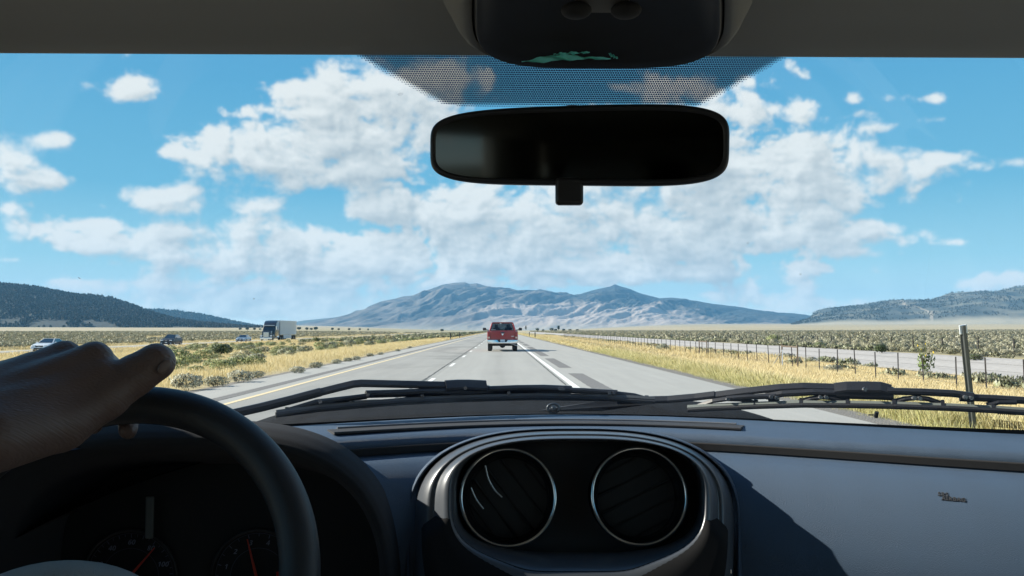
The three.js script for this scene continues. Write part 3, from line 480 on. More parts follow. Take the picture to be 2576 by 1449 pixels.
// ------------------------------------------------------------------ vehicles
const glassDark = mat([.02, .025, .03], 0.06, 0, { clearcoat: 1, clearcoatRoughness: 0.03 });
const rubber = mat([.022, .022, .024], 0.85), chrome = mat([.78, .79, .80], 0.16, 1), blackPlastic = mat([.03, .03, .032], 0.6);
const alloy = mat([.5, .51, .52], 0.3, 0.9), lampGlass = mat([.85, .87, .88], 0.08, 0.1, { clearcoat: 1 });
const paint = (c, m = 0.1, r = 0.32) => mat(c, r, m, { clearcoat: 1, clearcoatRoughness: 0.06 });
function profileX(pts, width, bevel) { // a side outline (z, y) given the car's width
  const s = new THREE.Shape(); pts.forEach(([z, y], i) => i ? s.lineTo(z, y) : s.moveTo(z, y)); s.closePath();
  const g = new THREE.ExtrudeGeometry(s, { depth: width - 2 * bevel, bevelEnabled: true, bevelThickness: bevel, bevelSize: bevel * 0.8, bevelOffset: -bevel * 0.8, bevelSegments: 3, curveSegments: 6 });
  g.translate(0, 0, -(width - 2 * bevel) / 2); g.rotateY(-Math.PI / 2); return toCreasedNormals(g, 0.6);
}
function hull(bottom, top) { // two rings of four points joined; returns the closed solid
  const p = [...bottom, ...top].map(V3), q = [[0, 1, 5, 4], [1, 2, 6, 5], [2, 3, 7, 6], [3, 0, 4, 7], [4, 5, 6, 7], [3, 2, 1, 0]], pos = [];
  for (const [a, b, c, d] of q) for (const k of [a, b, c, a, c, d]) pos.push(p[k].x, p[k].y, p[k].z);
  const g = new THREE.BufferGeometry(); g.setAttribute('position', new THREE.Float32BufferAttribute(pos, 3)); g.setAttribute('uv', new THREE.Float32BufferAttribute(new Float32Array(pos.length / 3 * 2), 2)); g.computeVertexNormals(); return g;
}
function pane(a, b, c, d, inset, out = 0.012, thick = 0.008) { // a sheet of thickness on the quad a b c d, drawn in from its edges and set proud
  [a, b, c, d] = [a, b, c, d].map(V3); const m = a.clone().add(b).add(c).add(d).multiplyScalar(0.25), n = new THREE.Vector3().crossVectors(b.clone().sub(a), d.clone().sub(a)).normalize();
  const q = [a, b, c, d].map((p) => p.clone().lerp(m, inset)); return hull(q.map((p) => p.clone().addScaledVector(n, out - thick)), q.map((p) => p.clone().addScaledVector(n, out)));
}
function wheelAt(parent, x, y, z, r, w, rim = alloy) {
  const g = sub('wheel', parent); g.position.set(x, y, z);
  const t = new THREE.LatheGeometry([[r * 0.62, -w / 2], [r * 0.92, -w / 2], [r, -w / 2 + 0.03], [r, w / 2 - 0.03], [r * 0.92, w / 2], [r * 0.62, w / 2]].map((p) => new THREE.Vector2(...p)), 24); t.rotateZ(Math.PI / 2); part('tyre', t, rubber, g);
  const d = new THREE.CylinderGeometry(r * 0.63, r * 0.63, w * 0.8, 16); d.rotateZ(Math.PI / 2); part('rim', d, rim, g);
}
function sedan(name, label, pos, yaw, colour, suv = 0, metal = 0.2) {     // front towards +z
  const o = thing(name, label, 'car', pos); o.rotation.y = yaw; const P = paint(colour, metal, colour[0] < 0.05 ? 0.5 : 0.32); if (colour[0] < 0.05) P.clearcoat = 0.35;
  const h = suv ? 0.16 : 0, W = 1.8;
  part('body', profileX([[-2.25, .34], [-2.3, .62 + h], [-2.26, .92 + h], [-1.85, 1.0 + h], [0.95, .98 + h], [1.55, .90 + h], [2.05, .78 + h], [2.26, .62 + h * 0.6], [2.3, .36], [1.9, .26], [-1.9, .26]], W, 0.11), P, o);
  const b = [[-0.80, .96 + h, 1.02], [0.80, .96 + h, 1.02], [0.80, .98 + h, -1.85 - (suv ? 0.2 : 0)], [-0.80, .98 + h, -1.85 - (suv ? 0.2 : 0)]], t = [[-0.56, 1.44 + h * 1.6, 0.08], [0.56, 1.44 + h * 1.6, 0.08], [0.55, 1.42 + h * 1.6, suv ? -1.5 : -1.0], [-0.55, 1.42 + h * 1.6, suv ? -1.5 : -1.0]];
  part('roof', hull(b, t), P, o);
  part('windshield', pane(b[0], b[1], t[1], t[0], 0.1), glassDark, o);
  part('rear_window', pane(b[2], b[3], t[3], t[2], 0.12), glassDark, o);
  part('side_window', pane(b[1], b[2], t[2], t[1], 0.14), glassDark, o); part('side_window', pane(b[3], b[0], t[0], t[3], 0.14), glassDark, o);
  for (const s of [-1, 1]) {
    part('headlight', box(0.36, 0.13, 0.16, s * 0.62, 0.70 + h * 0.8, 2.14, 0.04), lampGlass, o);
    part('side_mirror', box(0.2, 0.13, 0.1, s * 0.98, 1.02 + h, 0.75, 0.04), P, o);
    part('fog_light', box(0.2, 0.09, 0.06, s * 0.66, 0.42, 2.27, 0.02), lampGlass, o);
    for (const z of [1.42, -1.38]) wheelAt(o, s * 0.82, 0.33, z, 0.33, 0.21);
  }
  part('grille', box(0.78, 0.15, 0.06, 0, 0.63 + h * 0.6, 2.27, 0.02), blackPlastic, o);
  part('lower_grille', box(1.1, 0.14, 0.06, 0, 0.40, 2.28, 0.02), blackPlastic, o);
  part('number_plate', box(0.31, 0.13, 0.02, 0, 0.52, 2.33, 0.005), mat([.7, .71, .72], 0.5), o);
  part('badge', box(0.12, 0.07, 0.02, 0, 0.72 + h * 0.6, 2.305, 0.01), chrome, o);
  return o;
}
const lane = (x, z) => [x, groundY(x, z) + 0.03, z];
sedan('white_sedan', 'white sedan coming the other way, partly hidden behind the hand', lane(-48.6, -91), 0.06, [.72, .74, .76], 0, 0);
sedan('black_car', 'black crossover car coming the other way, above the thumb', lane(-48.8, -125), 0.05, [.018, .02, .026], 1);
sedan('silver_car', 'silver grey car driving just ahead of the white semi trailer', lane(-48.8, -160), 0.03, [.30, .33, .38], 0, 0.5);
{ // the semi truck, front towards +z
  const p = lane(-49.6, -178), o = thing('semi_truck', 'dark semi truck pulling a white box trailer on the far carriageway', 'truck', p); o.scale.setScalar(1.1);
  const P = paint([.016, .022, .035]), W = 2.4, white = mat([.62, .64, .65], 0.5);
  part('hood', profileX([[-0.1, .75], [-0.15, 1.75], [-0.35, 1.95], [-2.0, 2.12], [-2.1, .75]], 1.75, 0.12), P, o);
  part('cab', profileX([[-1.9, .7], [-1.95, 2.05], [-2.35, 2.95], [-2.9, 3.55], [-3.7, 3.95], [-5.4, 3.98], [-5.5, .7]], W, 0.1), P, o);
  part('windshield', pane([-1.02, 2.1, -1.97], [1.02, 2.1, -1.97], [0.98, 2.9, -2.33], [-0.98, 2.9, -2.33], 0.03, 0.02), glassDark, o);
  part('sun_visor', box(2.1, 0.16, 0.3, 0, 3.0, -2.25, 0.04), mat([.55, .58, .6], 0.3, 0.6), o);
  for (const s of [-1, 1]) {
    part('side_window', box(0.02, 0.62, 0.8, s * 1.205, 2.5, -2.95, 0.008), glassDark, o);
    part('headlight', box(0.42, 0.28, 0.2, s * 0.92, 1.0, -0.2, 0.06), lampGlass, o);
    part('fender', box(0.5, 0.55, 1.5, s * 0.98, 0.95, -0.95, 0.12), P, o);
    part('side_mirror', box(0.12, 0.75, 0.2, s * 1.5, 2.5, -1.95, 0.04), chrome, o);
    part('exhaust_stack', (() => { const g = new THREE.CylinderGeometry(0.09, 0.09, 2.6, 12); g.translate(s * 1.05, 2.6, -5.6); return g; })(), chrome, o);
    part('fuel_tank', (() => { const g = new THREE.CylinderGeometry(0.33, 0.33, 1.3, 16); g.rotateX(Math.PI / 2); g.translate(s * 0.95, 0.75, -4.1); return g; })(), chrome, o);
    for (const [z, r] of [[-0.95, 0.5], [-6.2, 0.5], [-7.5, 0.5], [-16.6, 0.5], [-17.9, 0.5]]) wheelAt(o, s * 1.0, r, z, r, z < -5 ? 0.5 : 0.3);
    part('side_skirt', box(0.04, 0.72, 6.4, s * 1.24, 0.78, -11.4), white, o);
  }
  part('grille', box(1.0, 0.9, 0.08, 0, 1.25, -0.06, 0.03), chrome, o);
  for (let k = -3; k <= 3; k++) part('grille_bar', box(0.03, 0.8, 0.03, k * 0.13, 1.25, -0.01), blackPlastic, o);
  part('bumper', box(2.35, 0.42, 0.3, 0, 0.52, -0.05, 0.08), chrome, o);
  part('frame', box(0.9, 0.25, 13, 0, 0.85, -11.5), blackPlastic, o);
  part('trailer_box', box(2.55, 2.85, 13.2, 0, 2.62, -12.2, 0.02), white, o, 'plain white box trailer');
  part('landing_gear', box(1.9, 0.7, 0.14, 0, 0.75, -8.9), blackPlastic, o);
}
{ // the red pickup ahead, tail towards us (+z)
  const o = thing('red_pickup_truck', 'red crew cab pickup truck driving ahead in our lane', 'pickup truck', [0.17, 0.004, -54.6]);
  const P = paint([.30, .012, .016], 0.15), W = 2.0, seatM = mat([.03, .03, .035], 0.8);
  // bed: side walls, floor, tailgate; the wheel arches are cut from the sides
  const side = new THREE.Shape(); side.moveTo(-0.02, .66); side.lineTo(-0.02, 1.32); side.lineTo(-2.0, 1.36); side.lineTo(-2.0, .62); side.lineTo(-1.75, .62); side.absarc(-1.22, .62, .5, Math.PI, 0, true); side.lineTo(-0.35, .62); side.closePath();
  for (const s of [-1, 1]) { const g = new THREE.ExtrudeGeometry(side, { depth: 0.16, bevelEnabled: true, bevelThickness: 0.04, bevelSize: 0.03, bevelOffset: -0.03, bevelSegments: 3 }); g.rotateY(-Math.PI / 2); g.translate(s > 0 ? 0.96 : -0.80, 0, 0); part('bed_side', toCreasedNormals(g, 0.6), P, o); }
  part('bed_floor', box(1.6, 0.06, 1.95, 0, .78, -1.0), blackPlastic, o);
  const tg = sub('tailgate', o); tg.position.set(0, 0, 0);
  part('panel', box(1.56, 0.60, 0.09, 0, 1.01, -0.02, 0.03), P, tg);
  part('handle', box(0.26, 0.09, 0.03, 0, 1.22, 0.03, 0.012), mat([.03, .04, .06], 0.4), tg);
  { const e = new THREE.Shape(); e.moveTo(0, -.07); e.quadraticCurveTo(-.06, -.03, -.065, .05); e.lineTo(.065, .05); e.quadraticCurveTo(.06, -.03, 0, -.07); const g = new THREE.ExtrudeGeometry(e, { depth: 0.012, bevelEnabled: true, bevelThickness: 0.006, bevelSize: 0.006, bevelSegments: 1 }); g.translate(0, 1.11, 0.028); part('shield_emblem', g, mat([.72, .74, .76], 0.25, 0.7), tg); }
  part('badge', box(0.19, 0.03, 0.01, 0.66, 0.99, 0.028, 0.004), chrome, tg);
  for (const s of [-1, 1]) { const L = sub('tail_light', o); part('red_lens', box(0.14, 0.42, 0.1, s * 0.90, 1.02, 0.0, 0.03), mat([.35, .015, .015], 0.15, 0, { clearcoat: 1 }), L); part('reverse_lens', box(0.13, 0.11, 0.02, s * 0.90, 0.90, 0.05, 0.006), mat([.80, .55, .42], 0.15, 0, { clearcoat: 1 }), L); }
  // chrome step bumper with its notch and plate
  const bs = new THREE.Shape(); bs.moveTo(-1.0, .56); bs.lineTo(-1.0, .76); bs.lineTo(-.34, .76); bs.lineTo(-.25, .62); bs.lineTo(.25, .62); bs.lineTo(.34, .76); bs.lineTo(1.0, .76); bs.lineTo(1.0, .56); bs.lineTo(.9, .52); bs.lineTo(-.9, .52); bs.closePath();
  { const g = new THREE.ExtrudeGeometry(bs, { depth: 0.14, bevelEnabled: true, bevelThickness: 0.03, bevelSize: 0.02, bevelOffset: -0.02, bevelSegments: 3 }); g.translate(0, 0, 0.0); part('bumper', toCreasedNormals(g, 0.5), chrome, o); }
  part('bumper_recess', box(0.66, 0.16, 0.06, 0, .70, 0.02), blackPlastic, o);
  part('number_plate', box(0.30, 0.14, 0.014, 0, .70, 0.065, 0.004), mat([.62, .68, .74], 0.5), o);
  // cab: lower tub, pillars, roof and glass, seats inside
  part('cab_body', profileX([[-2.02, .6], [-2.02, 1.38], [-4.5, 1.36], [-5.55, 1.28], [-5.8, 1.1], [-5.8, .55], [-5.3, .5], [-2.3, .5]], W, 0.1), P, o);
  const b = [[-0.86, 1.36, -2.04], [0.86, 1.36, -2.04], [0.86, 1.36, -4.5], [-0.86, 1.36, -4.5]], t = [[-0.70, 1.86, -2.28], [0.70, 1.86, -2.28], [0.70, 1.86, -3.75], [-0.70, 1.86, -3.75]];
  const pil = (a, c) => rail([a, c], 0.09, 0.09, [1, 0.1, 0]);
  for (let k = 0; k < 4; k++) part('pillar', pil(b[k], t[k]), P, o);
  for (const s of [-1, 1]) part('pillar', pil([s * 0.86, 1.36, -3.25], [s * 0.70, 1.86, -3.05]), P, o);
  part('roof', hull(t.map(([x, y, z]) => [x * 1.05, y - 0.03, z]), t.map(([x, y, z]) => [x * 0.96, y + 0.07, z * 0.995])), P, o);
  const clear = mat([.55, .62, .62], 0.02, 0, { transmission: 1, thickness: 0, ior: 1.45 }), tint = mat([.16, .19, .20], 0.02, 0, { transmission: 1, thickness: 0, ior: 1.45 });
  const sheet = (a, c, d, e) => pane(a, c, d, e, 0.03, 0.0, 0.004);
  part('rear_window', (() => { const g = new THREE.BufferGeometry(); const q = [b[0], b[1], t[1], t[0]]; g.setAttribute('position', new THREE.Float32BufferAttribute([0, 1, 2, 0, 2, 3].flatMap((k) => q[k]), 3)); g.setAttribute('uv', new THREE.Float32BufferAttribute(new Float32Array(12), 2)); g.computeVertexNormals(); return g; })(), tint, o);
  part('windshield', (() => { const g = new THREE.BufferGeometry(); const q = [b[2], b[3], t[3], t[2]]; g.setAttribute('position', new THREE.Float32BufferAttribute([0, 1, 2, 0, 2, 3].flatMap((k) => q[k]), 3)); g.setAttribute('uv', new THREE.Float32BufferAttribute(new Float32Array(12), 2)); g.computeVertexNormals(); return g; })(), clear, o);
  part('window_sticker', box(0.3, 0.035, 0.004, -0.62, 1.42, -2.055), mat([.7, .6, .55], 0.6), o);
  part('brake_light', box(0.1, 0.07, 0.05, -0.13, 1.84, -2.26, 0.015), mat([.75, .72, .72], 0.3), o);
  for (const s of [-1, 1]) { part('seat_back', box(0.5, 0.55, 0.14, s * 0.42, 1.30, -3.5, 0.05), seatM, o); part('head_rest', box(0.26, 0.2, 0.1, s * 0.42, 1.68, -3.48, 0.04), seatM, o); }
  part('rear_seat', box(1.4, 0.42, 0.16, 0, 1.22, -2.35, 0.05), seatM, o); for (const s of [-1, 1]) part('head_rest', box(0.28, 0.2, 0.1, s * 0.45, 1.50, -2.34, 0.04), seatM, o);
  for (const s of [-1, 1]) { const m = sub('side_mirror', o); part('mirror_head', box(0.24, 0.20, 0.12, s * 1.26, 1.46, -4.2, 0.05), blackPlastic, m); part('arm', rail([[s * 0.95, 1.38, -4.25], [s * 1.2, 1.42, -4.2]], 0.06, 0.07), blackPlastic, m); for (const z of [-1.22, -4.95]) wheelAt(o, s * 0.84, 0.40, z, 0.40, 0.28); }
  part('rear_axle', (() => { const g = new THREE.CylinderGeometry(0.07, 0.07, 1.5, 10); g.rotateZ(Math.PI / 2); g.translate(0, .4, -1.22); const d = new THREE.SphereGeometry(0.2, 12, 8); d.translate(0, .4, -1.22); return merge([g, d]); })(), blackPlastic, o);
  part('undercarriage', box(1.5, 0.2, 4.8, 0, .56, -2.7, 0.05), blackPlastic, o);
  part('spare_wheel', (() => { const g = new THREE.CylinderGeometry(0.36, 0.36, 0.2, 20); g.translate(0, .52, -0.45); return g; })(), rubber, o);
  part('exhaust_pipe', (() => { const g = new THREE.CylinderGeometry(0.04, 0.04, 0.5, 10); g.rotateZ(1.2); g.translate(0.72, .45, -0.2); return g; })(), alloy, o);
}

// ------------------------------------------------------------------ the wire fence along the verge
{
  const FX = 15.5, o = thing('wire_fence', 'wire stock fence of thin dark steel posts along the right verge', 'fence', [FX, groundY(FX, -60), -60]);
  const at = (x, y, z) => [x - FX, y - groundY(FX, -60), z + 60], steel = mat([.05, .045, .045], 0.7, 0.2), wire = mat([.16, .155, .15], 0.6, 0.5), wood = mat([.14, .11, .085], 0.9);
  const post = merge([box(0.045, 1.55, 0.008, 0, 0.5, 0), box(0.008, 1.55, 0.04, 0, 0.5, 0.02)]);
  const zs = []; let z = -22.6; for (let i = 0; i < 92; i++) { zs.push(z); z -= 1.95 + (i % 5 === 3 ? 0.25 : 0) - (i % 7 === 2 ? 0.2 : 0); }
  const r = rng(55);
  zs.forEach((pz_, i) => { const m = part(i ? 'post' : 'post', post, steel, o); m.position.set(...at(FX, groundY(FX, pz_) - 0.02 + 0.06 * (r() - 0.5), pz_)); m.rotation.set(0.05 * (r() - 0.5), 0, 0.05 * (r() - 0.5) + 0.015); });
  for (const h of [0.35, 0.62, 0.86, 1.08]) { const pts = zs.map((q) => at(FX - 0.02, groundY(FX, q) + h, q)); part('wire', tube(pts, 0.0035, 200, 4), wire, o); }
  for (const q of [-43.4, -62.5]) for (const dz of [0, -2.4]) { const g = new THREE.CylinderGeometry(0.04, 0.045, 1.75, 8); g.translate(0, 0.5, 0); const m = part('brace_post', g, wood, o); m.position.set(...at(FX, groundY(FX, q + dz), q + dz)); if (dz) part('brace_rail', rail([at(FX, groundY(FX, q) + 1.25, q), at(FX, groundY(FX, q) + 1.25, q + dz)], 0.08, 0.08), wood, o); }
  { const p = onGround(1970, 930), zz = FX / ((1970 / PX - 500) / F) * -1, gy = groundY(FX, zz); const top = at(FX, gy + 1.05, zz);
    for (const dz of [-0.95, 0.95]) part('slanting_stay', tube([top, at(FX - 0.35, gy - 0.05, zz + dz)], 0.022, 2, 6), mat([.55, .57, .58], 0.4, 0.6), o); }
}
{ // fence on the far side of the gravel road
  const FX = 33.5, o = thing('far_fence', 'second line of dark posts among the sagebrush beyond the gravel road', 'fence', [FX, groundY(FX, -70), -70]), g = box(0.07, 1.2, 0.07, 0, 0.55, 0), m = mat([.05, .045, .04], 0.9), r = rng(5);
  for (let i = 0; i < 26; i++) { const z = -50 - i * 4.2 - r() * 0.8, k = part('post', g, m, o); k.position.set(r() * 0.3, groundY(FX, z) - groundY(FX, -70), z + 70); }
}
// ------------------------------------------------------------------ marker posts
{
  const steel = mat([.085, .095, .09], 0.6, 0.4), foot = pz(2449, 1085, -12.3), head = pz(2421, 818, -12.0);
  const o = thing('marker_post', 'leaning perforated steel marker post with a pale reflector cap by the shoulder', 'road marker', [foot.x, foot.y, foot.z]);
  const a = new THREE.Vector3(0, -0.35, 0), b = head.clone().sub(foot), len = b.length();
  const s = new THREE.Shape(); const w = 0.052, d = 0.04; s.moveTo(-w, 0); s.lineTo(-w * 0.45, 0); s.lineTo(-w * 0.32, -d); s.lineTo(w * 0.32, -d); s.lineTo(w * 0.45, 0); s.lineTo(w, 0); s.lineTo(w, -0.009); s.lineTo(w * 0.55, -0.009); s.lineTo(w * 0.40, -d - 0.009); s.lineTo(-w * 0.40, -d - 0.009); s.lineTo(-w * 0.55, -0.009); s.lineTo(-w, -0.009); s.closePath();
  const g = new THREE.ExtrudeGeometry(s, { depth: len + 0.3, bevelEnabled: false }); g.translate(0, 0, -0.3); g.rotateX(-Math.PI / 2);
  const holder = sub('post', o); const q = new THREE.Quaternion().setFromUnitVectors(new THREE.Vector3(0, 1, 0), b.clone().normalize()); holder.quaternion.copy(q);
  part('channel', g, steel, holder);
  const holes = []; for (let k = 0; k < 46; k++) { const c = new THREE.CylinderGeometry(0.0075, 0.0075, 0.006, 8); c.rotateX(Math.PI / 2); c.translate(-w * 0.72, 0.04 + k * 0.0255 * (len / 1.45) * 1.05, 0.002); holes.push(c); }
  const hm = part('perforations', merge(holes), mat([.42, .40, .34], 0.9), holder); hm.userData.kind = 'stuff';
  part('reflector_cap', box(0.112, 0.135, 0.02, 0, len - 0.06, 0.012, 0.004), mat([.66, .70, .72], 0.45), holder);
}
for (const [x, z, lab] of [[-7.5, -127, 'thin marker post on the left shoulder, nearer of two'], [-7.4, -154, 'thin marker post on the left shoulder, farther of two'], [6.3, -150, 'thin dark marker post on the right verge, nearer of two'], [6.25, -178, 'thin dark marker post on the right verge, farther of two']]) {
  const o = thing('delineator', lab, 'road marker', [x, groundY(x, z), z]); part('post', box(0.17, 1.05, 0.05, 0, 0.5, 0, 0.01), mat([.05, .05, .045], 0.8), o); part('reflector', box(0.13, 0.13, 0.02, 0, 0.95, 0.035, 0.005), mat([.12, .11, .09], 0.3), o);
}

// ------------------------------------------------------------------ the car we sit in
const CX = 0.085;                                        // its middle, right of the camera
const car = thing('car_cabin', 'front cabin of the car we ride in, dark dashboard, steering wheel and windshield', 'car', [CX, 0, 0]);
const inCar = (name, label) => { const g = sub(name, car, label); g.position.set(-CX, 0, 0); return g; };
const piece = (name, geo, m, parent, label) => { const o = part(name, geo, m, parent ?? car, label); if (!parent || parent === car) o.position.x = -CX; return o; };
const grain = tex(256, 256, (x, y) => { const n = tileNoise(x, y, 256, 46, 3), m = tileNoise(x, y + 70, 256, 110, 2); const v = 0.5 + 0.6 * n + 0.45 * m; return [v, v, v]; }); grain.repeat.set(22, 22);
const fabricTex = tex(256, 256, (x, y) => { const v = 0.5 + 0.5 * noise2(x * 0.7, y * 0.7) + 0.25 * noise2(x * 0.2 + 5, y * 0.2); return [v, v, v]; }); fabricTex.repeat.set(40, 40);
const vinyl = (c, r = 0.55, b = 0.0006) => mat(c, r, 0, { bumpMap: grain, bumpScale: b });
const dashM = vinyl([.056, .096, .160], 0.62, 0.0006), hoodM = mat([.035, .038, .045], 0.9, 0, { bumpMap: grain, bumpScale: 0.0003, specularIntensity: 0.4 }), blackM = mat([.022, .023, .026], 0.5), softBlack = mat([.06, .06, .063], 0.8), fittings = mat([.24, .235, .225], 0.9);
const satin = mat([.085, .097, .117], 0.34, 0.1, { clearcoat: 0.3, clearcoatRoughness: 0.25 });
const chromeIn = mat([.8, .82, .84], 0.12, 1), leather = vinyl([.024, .026, .031], 0.5, 0.0002), liner = mat([.32, .308, .275], 0.95, 0, { bumpMap: fabricTex, bumpScale: 0.0006 });
const TOPY = 1.671, TOPZ = -0.80, BASEY = 1.283;
const zb = (x) => { const d = (x - CX) / 0.52; return -1.15 + 0.26 * (1 - Math.exp(-1.46 * d * d)); };
const glassZ = (x, y) => { const f = (y - BASEY) / (TOPY - BASEY); return lerp(zb(x), TOPZ, f) - 0.018 * Math.sin(Math.PI * clamp(f)); };
function onGlass(xd, yd, off = 0) { const d = dirOf(xd, yd); let t = 1; for (let k = 0; k < 40; k++) { const x = EYE.x + d.x * t, y = EYE.y + d.y * t; t = lerp(t, -glassZ(x, y), 0.6); } return new THREE.Vector3(EYE.x + d.x * t, EYE.y + d.y * t, -t + off); }

// windshield with its black dotted shade band and black lower border
{
  const w = inCar('windshield', 'clear windshield with a dotted shade band behind the mirror');
  const half = (f) => lerp(0.80, 0.655, f);
  part('glass', grid(40, 24, (u, v) => { const y = lerp(BASEY - 0.004, TOPY + 0.004, v), x = CX + (u * 2 - 1) * half(v); return [x, y, glassZ(x, y)]; }), mat([.97, .985, .98], 0.0, 0, { transmission: 1, thickness: 0, ior: 1.5 }), w);
  part('lower_border', grid(60, 3, (u, v) => { const x = CX + (u * 2 - 1) * 0.79, y = BASEY - 0.004 + v * 0.0072; return [x, y, glassZ(x, y) + 0.003]; }), blackM, w);
  const dots = [], P = 0.0024, inside = (x, y) => {      // place on the photograph
    const p = new THREE.Vector3(x, y, glassZ(x, y)).sub(EYE).applyQuaternion(CAMQ.clone().invert()), X = (512 - p.x / p.z * F) * PX, Y = (288 + p.y / p.z * F) * PX;
    const L = table([[120, 872], [133, 880], [262, 1108], [270, 1180]])(Y), R2 = table([[120, 2020], [128, 2010], [262, 1772], [270, 1740]])(Y);
    const bottom = 271 - 5 * smooth(1150, 1100, X) * 1; return [Math.min((X - L) * 0.5, (R2 - X) * 0.5, bottom - Y), X, Y];
  };
  let row = 0;
  for (let y = 1.590; y < 1.672; y += P * 0.866 * 0.80, row++) for (let x = -0.22; x < 0.40; x += P) {
    const xx = x + (row % 2) * P / 2, [e] = inside(xx, y); if (e < 0) continue;
    const r = P * (0.26 + 0.235 * smooth(0, 14, e)), z = glassZ(xx, y) + 0.0015, c = [];
    for (let k = 0; k < 8; k++) c.push([xx + Math.cos(k * 0.785 + 0.39) * r, y + Math.sin(k * 0.785 + 0.39) * r * 0.80]);
    for (let k = 1; k < 7; k++) for (const q of [c[0], c[k], c[k + 1]]) dots.push(q[0], q[1], z + (q[1] - y) * 0.9);
  }
  const g = new THREE.BufferGeometry(); g.setAttribute('position', new THREE.Float32BufferAttribute(dots, 3)); g.setAttribute('uv', new THREE.Float32BufferAttribute(new Float32Array(dots.length / 3 * 2), 2)); g.computeVertexNormals();
  part('dotted_shade_band', g, mat([.018, .045, .12], 0.9, 0, { side: THREE.DoubleSide, specularIntensity: 0.3 }), w, 'black dotted shade band on the glass around the mirror mount').userData.kind = 'stuff';
  // printed bar code label at the lower right corner of the glass
  const bars = [], r = rng(4); let X = 2496; while (X < 2640) { const bw = 0.8 + 2.2 * r(); const q = [[X, 1055], [X + bw, 1055.5], [X + bw - 1, 1074], [X - 1, 1073.5]].map(([a, b]) => onGlass(a, b + (X - 2496) * 0.07, 0.003)); bars.push(...[0, 3, 1, 1, 3, 2].flatMap((k) => q[k].toArray())); X += bw + 0.9 + 1.8 * r(); }
  for (let k = 0; k < 12; k++) for (const [y0, n] of [[1040, 9], [1079, 12]]) if (k < n) { const a = (y0 === 1040 ? 2506 : 2556) + k * 5.2; const q = [[a, y0], [a + 3.4, y0], [a + 3.4, y0 + 2.2], [a, y0 + 2.2]].map(([s, t]) => onGlass(s, t + k * 0.3, 0.003)); bars.push(...[0, 3, 1, 1, 3, 2].flatMap((j) => q[j].toArray())); }
  const bg = new THREE.BufferGeometry(); bg.setAttribute('position', new THREE.Float32BufferAttribute(bars, 3)); bg.setAttribute('uv', new THREE.Float32BufferAttribute(new Float32Array(bars.length / 3 * 2), 2)); bg.computeVertexNormals();
  part('bar_code', bg, mat([.03, .028, .02], 0.9, 0, { side: THREE.DoubleSide }), w, 'black bar code printed on the lower right corner of the glass').userData.kind = 'stuff';
  for (const [a, b, sx, sy, ro] of [[202, 700, 5.5, 1.2, 0.6], [1008, 238, 7, 9, 0.4], [2012, 690, 2, 2, 0], [640, 752, 2, 1.6, 0], [1880, 612, 2, 1.5, 0.3]]) { const c = onGlass(a, b, 0.002), g = new THREE.CircleGeometry(1, 12); g.scale(sx / PX / F * -c.z, sy / PX / F * -c.z, 1); g.rotateZ(-ro); g.rotateX(-0.8); g.translate(c.x, c.y, c.z); part('bug_smear', g, mat([.16, .17, .18], 0.8, 0, { side: THREE.DoubleSide, transparent: true, opacity: sy > 5 ? 0.18 : 0.6 }), w); }
  const tee = [onGlass(2187, 1044, -0.002), onGlass(2208, 1044.5, -0.002)]; part('glass_clip', merge([rail(tee, 0.0016, 0.0016), rail([onGlass(2208, 1037, -0.002), onGlass(2205, 1050, -0.002)], 0.0045, 0.0045)]), blackM, w);
}
